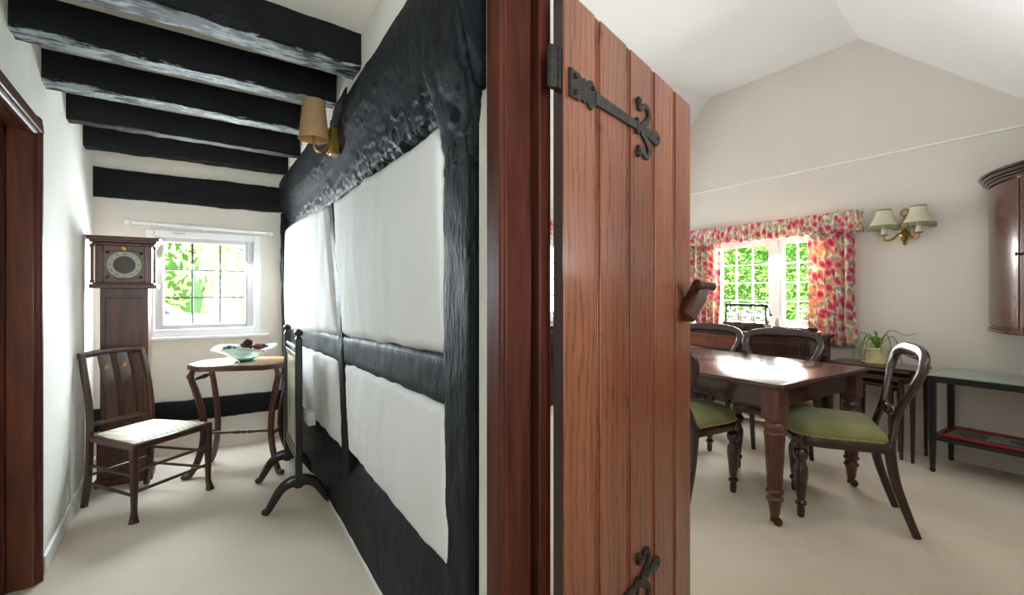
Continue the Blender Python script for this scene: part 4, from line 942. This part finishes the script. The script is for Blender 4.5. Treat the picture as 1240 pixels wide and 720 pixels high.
# ------------------------------------------------------------------ dining wall light
SC = thing('twin_wall_light', 'brass twin wall light with two cream fringed shades beside the curtain', 'lamp', (DX, 1.46, 1.80))
m = MB(); m.lathe([(.03, 0), (.036, .004), (.02, .012)], (0, 0, 0), 16, axis=(-1, 0, 0), sy=1.0); m.turned((-.012, 0, -.10), (-.012, 0, .16), [(0, .003), (.06, .014), (.12, .010), (.2, .026), (.3, .02), (.36, .028), (.44, .016), (.6, .018), (.72, .026), (.8, .012), (1, .006)]); m.build('backplate', 'brass', SC)
m = MB(); m.tube([(-.012, .026*math.cos(a), .175+.03*math.sin(a)) for a in [2*PI*i/16 for i in range(17)]], .006, 8); m.build('ribbon_loop', 'brass', SC)
for s_ in (-1, 1):
    cy_ = .115*s_
    m = MB(); m.tube(catmull([(-.02, 0, -.01), (-.04, .03*s_, .0), (-.06, .055*s_, -.035), (-.085, .085*s_, -.055), (-.10, .112*s_, -.045), (-.10, cy_, -.012)], 6), .0075, 10); m.lathe([(.004, -.018), (.03, -.011), (.032, -.005), (.012, -.003)], (-.10, cy_, 0), 16); m.build('arm', 'brass', SC)
    m = MB(); m.lathe([(.024, -.003), (.019, .01), (.017, .09), (.01, .10)], (-.10, cy_, 0), 14); m.build('candle_sleeve', 'lampholder', SC)
    m = MB(); m.lathe([(.105, .062), (.085, .10), (.062, .15), (.05, .205), (.048, .205), (.06, .15), (.083, .10), (.103, .062)], (-.10, cy_, 0), 24, cap=False); sh = m.build('lamp_shade', 'cream_shade', SC)
    m = MB(); m.lathe([(.052, .197), (.053, .208), (.047, .208)], (-.10, cy_, 0), 24, cap=False); m.build('top_braid', 'fringe', sh); m = MB(); m.lathe([(.1045, .06), (.1045, .07), (.101, .07), (.101, .06)], (-.10, cy_, 0), 24, cap=False)
    for k in range(40):
        a = 2*PI*k/40; p = Vector((-.10+.103*math.cos(a), cy_+.103*math.sin(a), .066)); m.cyl(p, p+Vector((.004*math.cos(a), .004*math.sin(a), -.03-.006*(k % 2))), .0065, .005, 5)
    m.build('fringe', 'fringe', sh)

# ------------------------------------------------------------------ bow fronted corner cabinet
CB = thing('corner_cabinet', 'bow fronted mahogany corner cabinet hung high on the right wall', 'cabinet', (DX-.002, .152, 1.03))
Lc = .805
def arc(r, n=28): return [Vector((-r*math.sin(PI/2*i/n), r*math.cos(PI/2*i/n), 0)) for i in range(n+1)]
def bow(m, ro, z0, z1, ri=None):
    o_ = arc(ro)
    if ri is None: poly = o_+[Vector((0, 0, 0))]
    else: poly = o_+arc(ri)[::-1]
    m.prism([p+Vector((0, 0, z0)) for p in poly], (0, 0, z1-z0))
m = MB(); bow(m, Lc-.03, .03, 1.02); m.build('carcass', 'cabinet_wood', CB, sharp=25)
m = MB(); bow(m, Lc+.0, 0, .025); bow(m, Lc-.012, .025, .04); m.build('base_moulding', 'cabinet_wood', CB, bevel=.005, sharp=25)
m = MB(); bow(m, Lc+.0, 1.02, 1.04); bow(m, Lc+.015, 1.04, 1.055); bow(m, Lc+.03, 1.055, 1.08); bow(m, Lc+.045, 1.08, 1.095); m.build('cornice', 'dark_mahogany', CB, bevel=.005, sharp=25)
for a0, a1 in ((.03, .497), (.503, .97)):
    n = 16; A = [lerp(a0, a1, i/n)*PI/2 for i in range(n+1)]
    poly = [Vector((-(Lc-.008)*math.sin(a), (Lc-.008)*math.cos(a), .05)) for a in A]+[Vector((-(Lc-.034)*math.sin(a), (Lc-.034)*math.cos(a), .05)) for a in A[::-1]]
    m = MB(); m.prism(poly, (0, 0, .96)); dr = m.build('door', 'cabinet_wood', CB, bevel=.003, sharp=25)
    ah = A[0] if a0 < .1 else A[-1]
    for z in (.17, .84):
        m = MB(); m.cyl((-(Lc-.004)*math.sin(ah), (Lc-.004)*math.cos(ah), z), (-(Lc-.004)*math.sin(ah), (Lc-.004)*math.cos(ah), z+.06), .006, seg=8); m.build('hinge', 'steel', dr)
a = .515*PI/2; m = MB(); m.lathe([(.004, 0), (.010, .003), (.006, .02), (.013, .028), (.002, .036)], (-(Lc-.008)*math.sin(a), (Lc-.008)*math.cos(a), .52), 12, axis=(-math.sin(a), math.cos(a), 0)); m.build('key', 'iron', CB)

# ------------------------------------------------------------------ outside
struct(MB().box(-14, 20, 4.95, 24, -.3, -.12).build('ground', 'gravel'))
struct(MB().box(5.3, 20, -8, 4.95, -.3, -.12).build('ground', 'gravel'))
def bush(name, c, rx, ry, rz_, nleaf, mat, lab, cat, size=.05, seed=1):
    o = thing(name, lab, cat, c); rnd = random.Random(seed)
    m = MB()
    for k in range(nleaf):
        z = rnd.uniform(-1, 1); a = rnd.random()*6.283; r = math.sqrt(1-z*z); q = rnd.uniform(.82, 1.06)*(1+.12*math.sin(5*a)+.1*math.sin(4*z))
        p = Vector((rx*r*math.cos(a)*q, ry*r*math.sin(a)*q, rz_+rz_*z*q)); p.z = max(p.z, .03)
        u = Vector((rnd.gauss(0, 1), rnd.gauss(0, 1), rnd.gauss(0, 1))).normalized(); v_ = u.orthogonal().normalized(); s_ = size*rnd.uniform(.6, 1.3)
        m.F([m.V(p-u*s_), m.V(p-v_*s_*.45), m.V(p+u*s_), m.V(p+v_*s_*.45)], False)
    m.build('foliage', mat, o)
    m = MB(); m.lathe([(.02, .0), (.9, .25), (.96, .5), (.8, .8), (.3, .98), (.02, 1)], (0, 0, 0), 16); 
    for v_ in m.bm.verts: v_.co = Vector((v_.co.x*rx*.88, v_.co.y*ry*.88, v_.co.z*2*rz_*.9+.02))
    m.build('inner_growth', 'hedge_core', o)
bush('shrub', (.95, 7.6, -.12), .75, .7, 1.15, 5200, 'pale_leaf', 'leafy pale green shrub seen through right side of hall window', 'shrub', .05, 3)
bush('tree_crown', (-2.4, 13.5, -.12), 2.6, 1.5, 2.0, 5000, 'pale_leaf', 'distant pale green tree beyond the car through hall window', 'tree', .12, 5)
bush('tree_crown', (2.9, 14.5, -.12), 2.4, 1.4, 1.7, 5000, 'pale_leaf', 'distant green tree behind the shrub through hall window', 'tree', .12, 6)
def hedge(lab, x0, x1, y0, y1, z1, n, seed):
    o = thing('hedge', lab, 'hedge', ((x0+x1)/2, (y0+y1)/2, -.12)); rnd = random.Random(seed); hx_, hy_ = (x1-x0)/2, (y1-y0)/2
    m = MB()
    for k in range(n):
        yy = rnd.uniform(-hy_, hy_); z = rnd.uniform(.03, z1); x = -hx_+rnd.uniform(-.10, .06)+.08*math.sin(yy*3)*math.sin(z*4)
        p = Vector((x, yy, z)); u = Vector((rnd.gauss(0, 1), rnd.gauss(0, 1), rnd.gauss(0, 1))).normalized(); v_ = u.orthogonal().normalized(); s_ = .034*rnd.uniform(.6, 1.3)
        m.F([m.V(p-u*s_), m.V(p-v_*s_*.5), m.V(p+u*s_), m.V(p+v_*s_*.5)], False)
    m.build('foliage', 'hedge_leaf', o)
    m = MB(); m.box(-hx_+.05, hx_, -hy_, hy_, .0, z1-.05); m.build('inner_growth', 'hedge_core', o)
hedge('tall bright green clipped hedge outside the dining window', 7.0, 8.2, 1.2, 8.5, 3.4, 24000, 4)
# parked car outside the hall window
CR = thing('car', 'white car parked outside the hall window', 'car', (-2.0, 9.6, -.12), math.radians(8))
prof = [(-2.0, .35), (-2.02, .72), (-1.85, .98), (-1.0, 1.04), (-.45, 1.46), (.9, 1.50), (1.55, 1.12), (1.95, 1.05), (2.02, .7), (1.98, .35)]
m = MB(); m.rings([[Vector((x*(1 if abs(yy) < .7 else .985), yy, z if abs(yy) < .75 or z < 1.0 else z-.04)) for x, z in prof] for yy in (-.84, -.78, .78, .84)]); m.build('car_body', 'car_white', CR, bevel=.04)
m = MB()
m.prism([(-.86, -.85, 1.03), (-.42, -.85, 1.40), (.08, -.85, 1.43), (.08, -.85, 1.03)], (0, .02, 0)); m.prism([(.14, -.85, 1.03), (.14, -.85, 1.43), (.82, -.85, 1.42), (1.3, -.85, 1.10)], (0, .02, 0)); m.build('side_window', 'car_glass', CR)
m = MB(); m.prism([(-1.0, -.70, 1.06), (-1.0, .70, 1.06), (-.5, .64, 1.45), (-.5, -.64, 1.45)], (-.03, 0, .03)); m.build('windscreen', 'car_glass', CR)
for x in (-1.25, 1.25):
    for yy in (-.84, .66):
        m = MB(); m.lathe([(.2, 0), (.31, .01), (.33, .05), (.33, .15), (.31, .18), (.2, .18)], (x, yy, .33), 24, axis=(0, 1, 0)); m.build('wheel', 'tyre', CR)
# house opposite, far off
HS = thing('neighbour_house', 'brick house far off beyond the hall window', 'house', (3.2, 21, -.12))
m = MB(); m.box(-3, 3, -.5, 2.5, 0, 2.6); m.build('walls', 'brick', HS)
m = MB(); m.prism([(-3.3, -.9, 2.6), (3.3, -.9, 2.6), (3.3, 1, 4.2), (-3.3, 1, 4.2)], (0, .1, .15)); m.build('roof', 'oak_brown', HS)
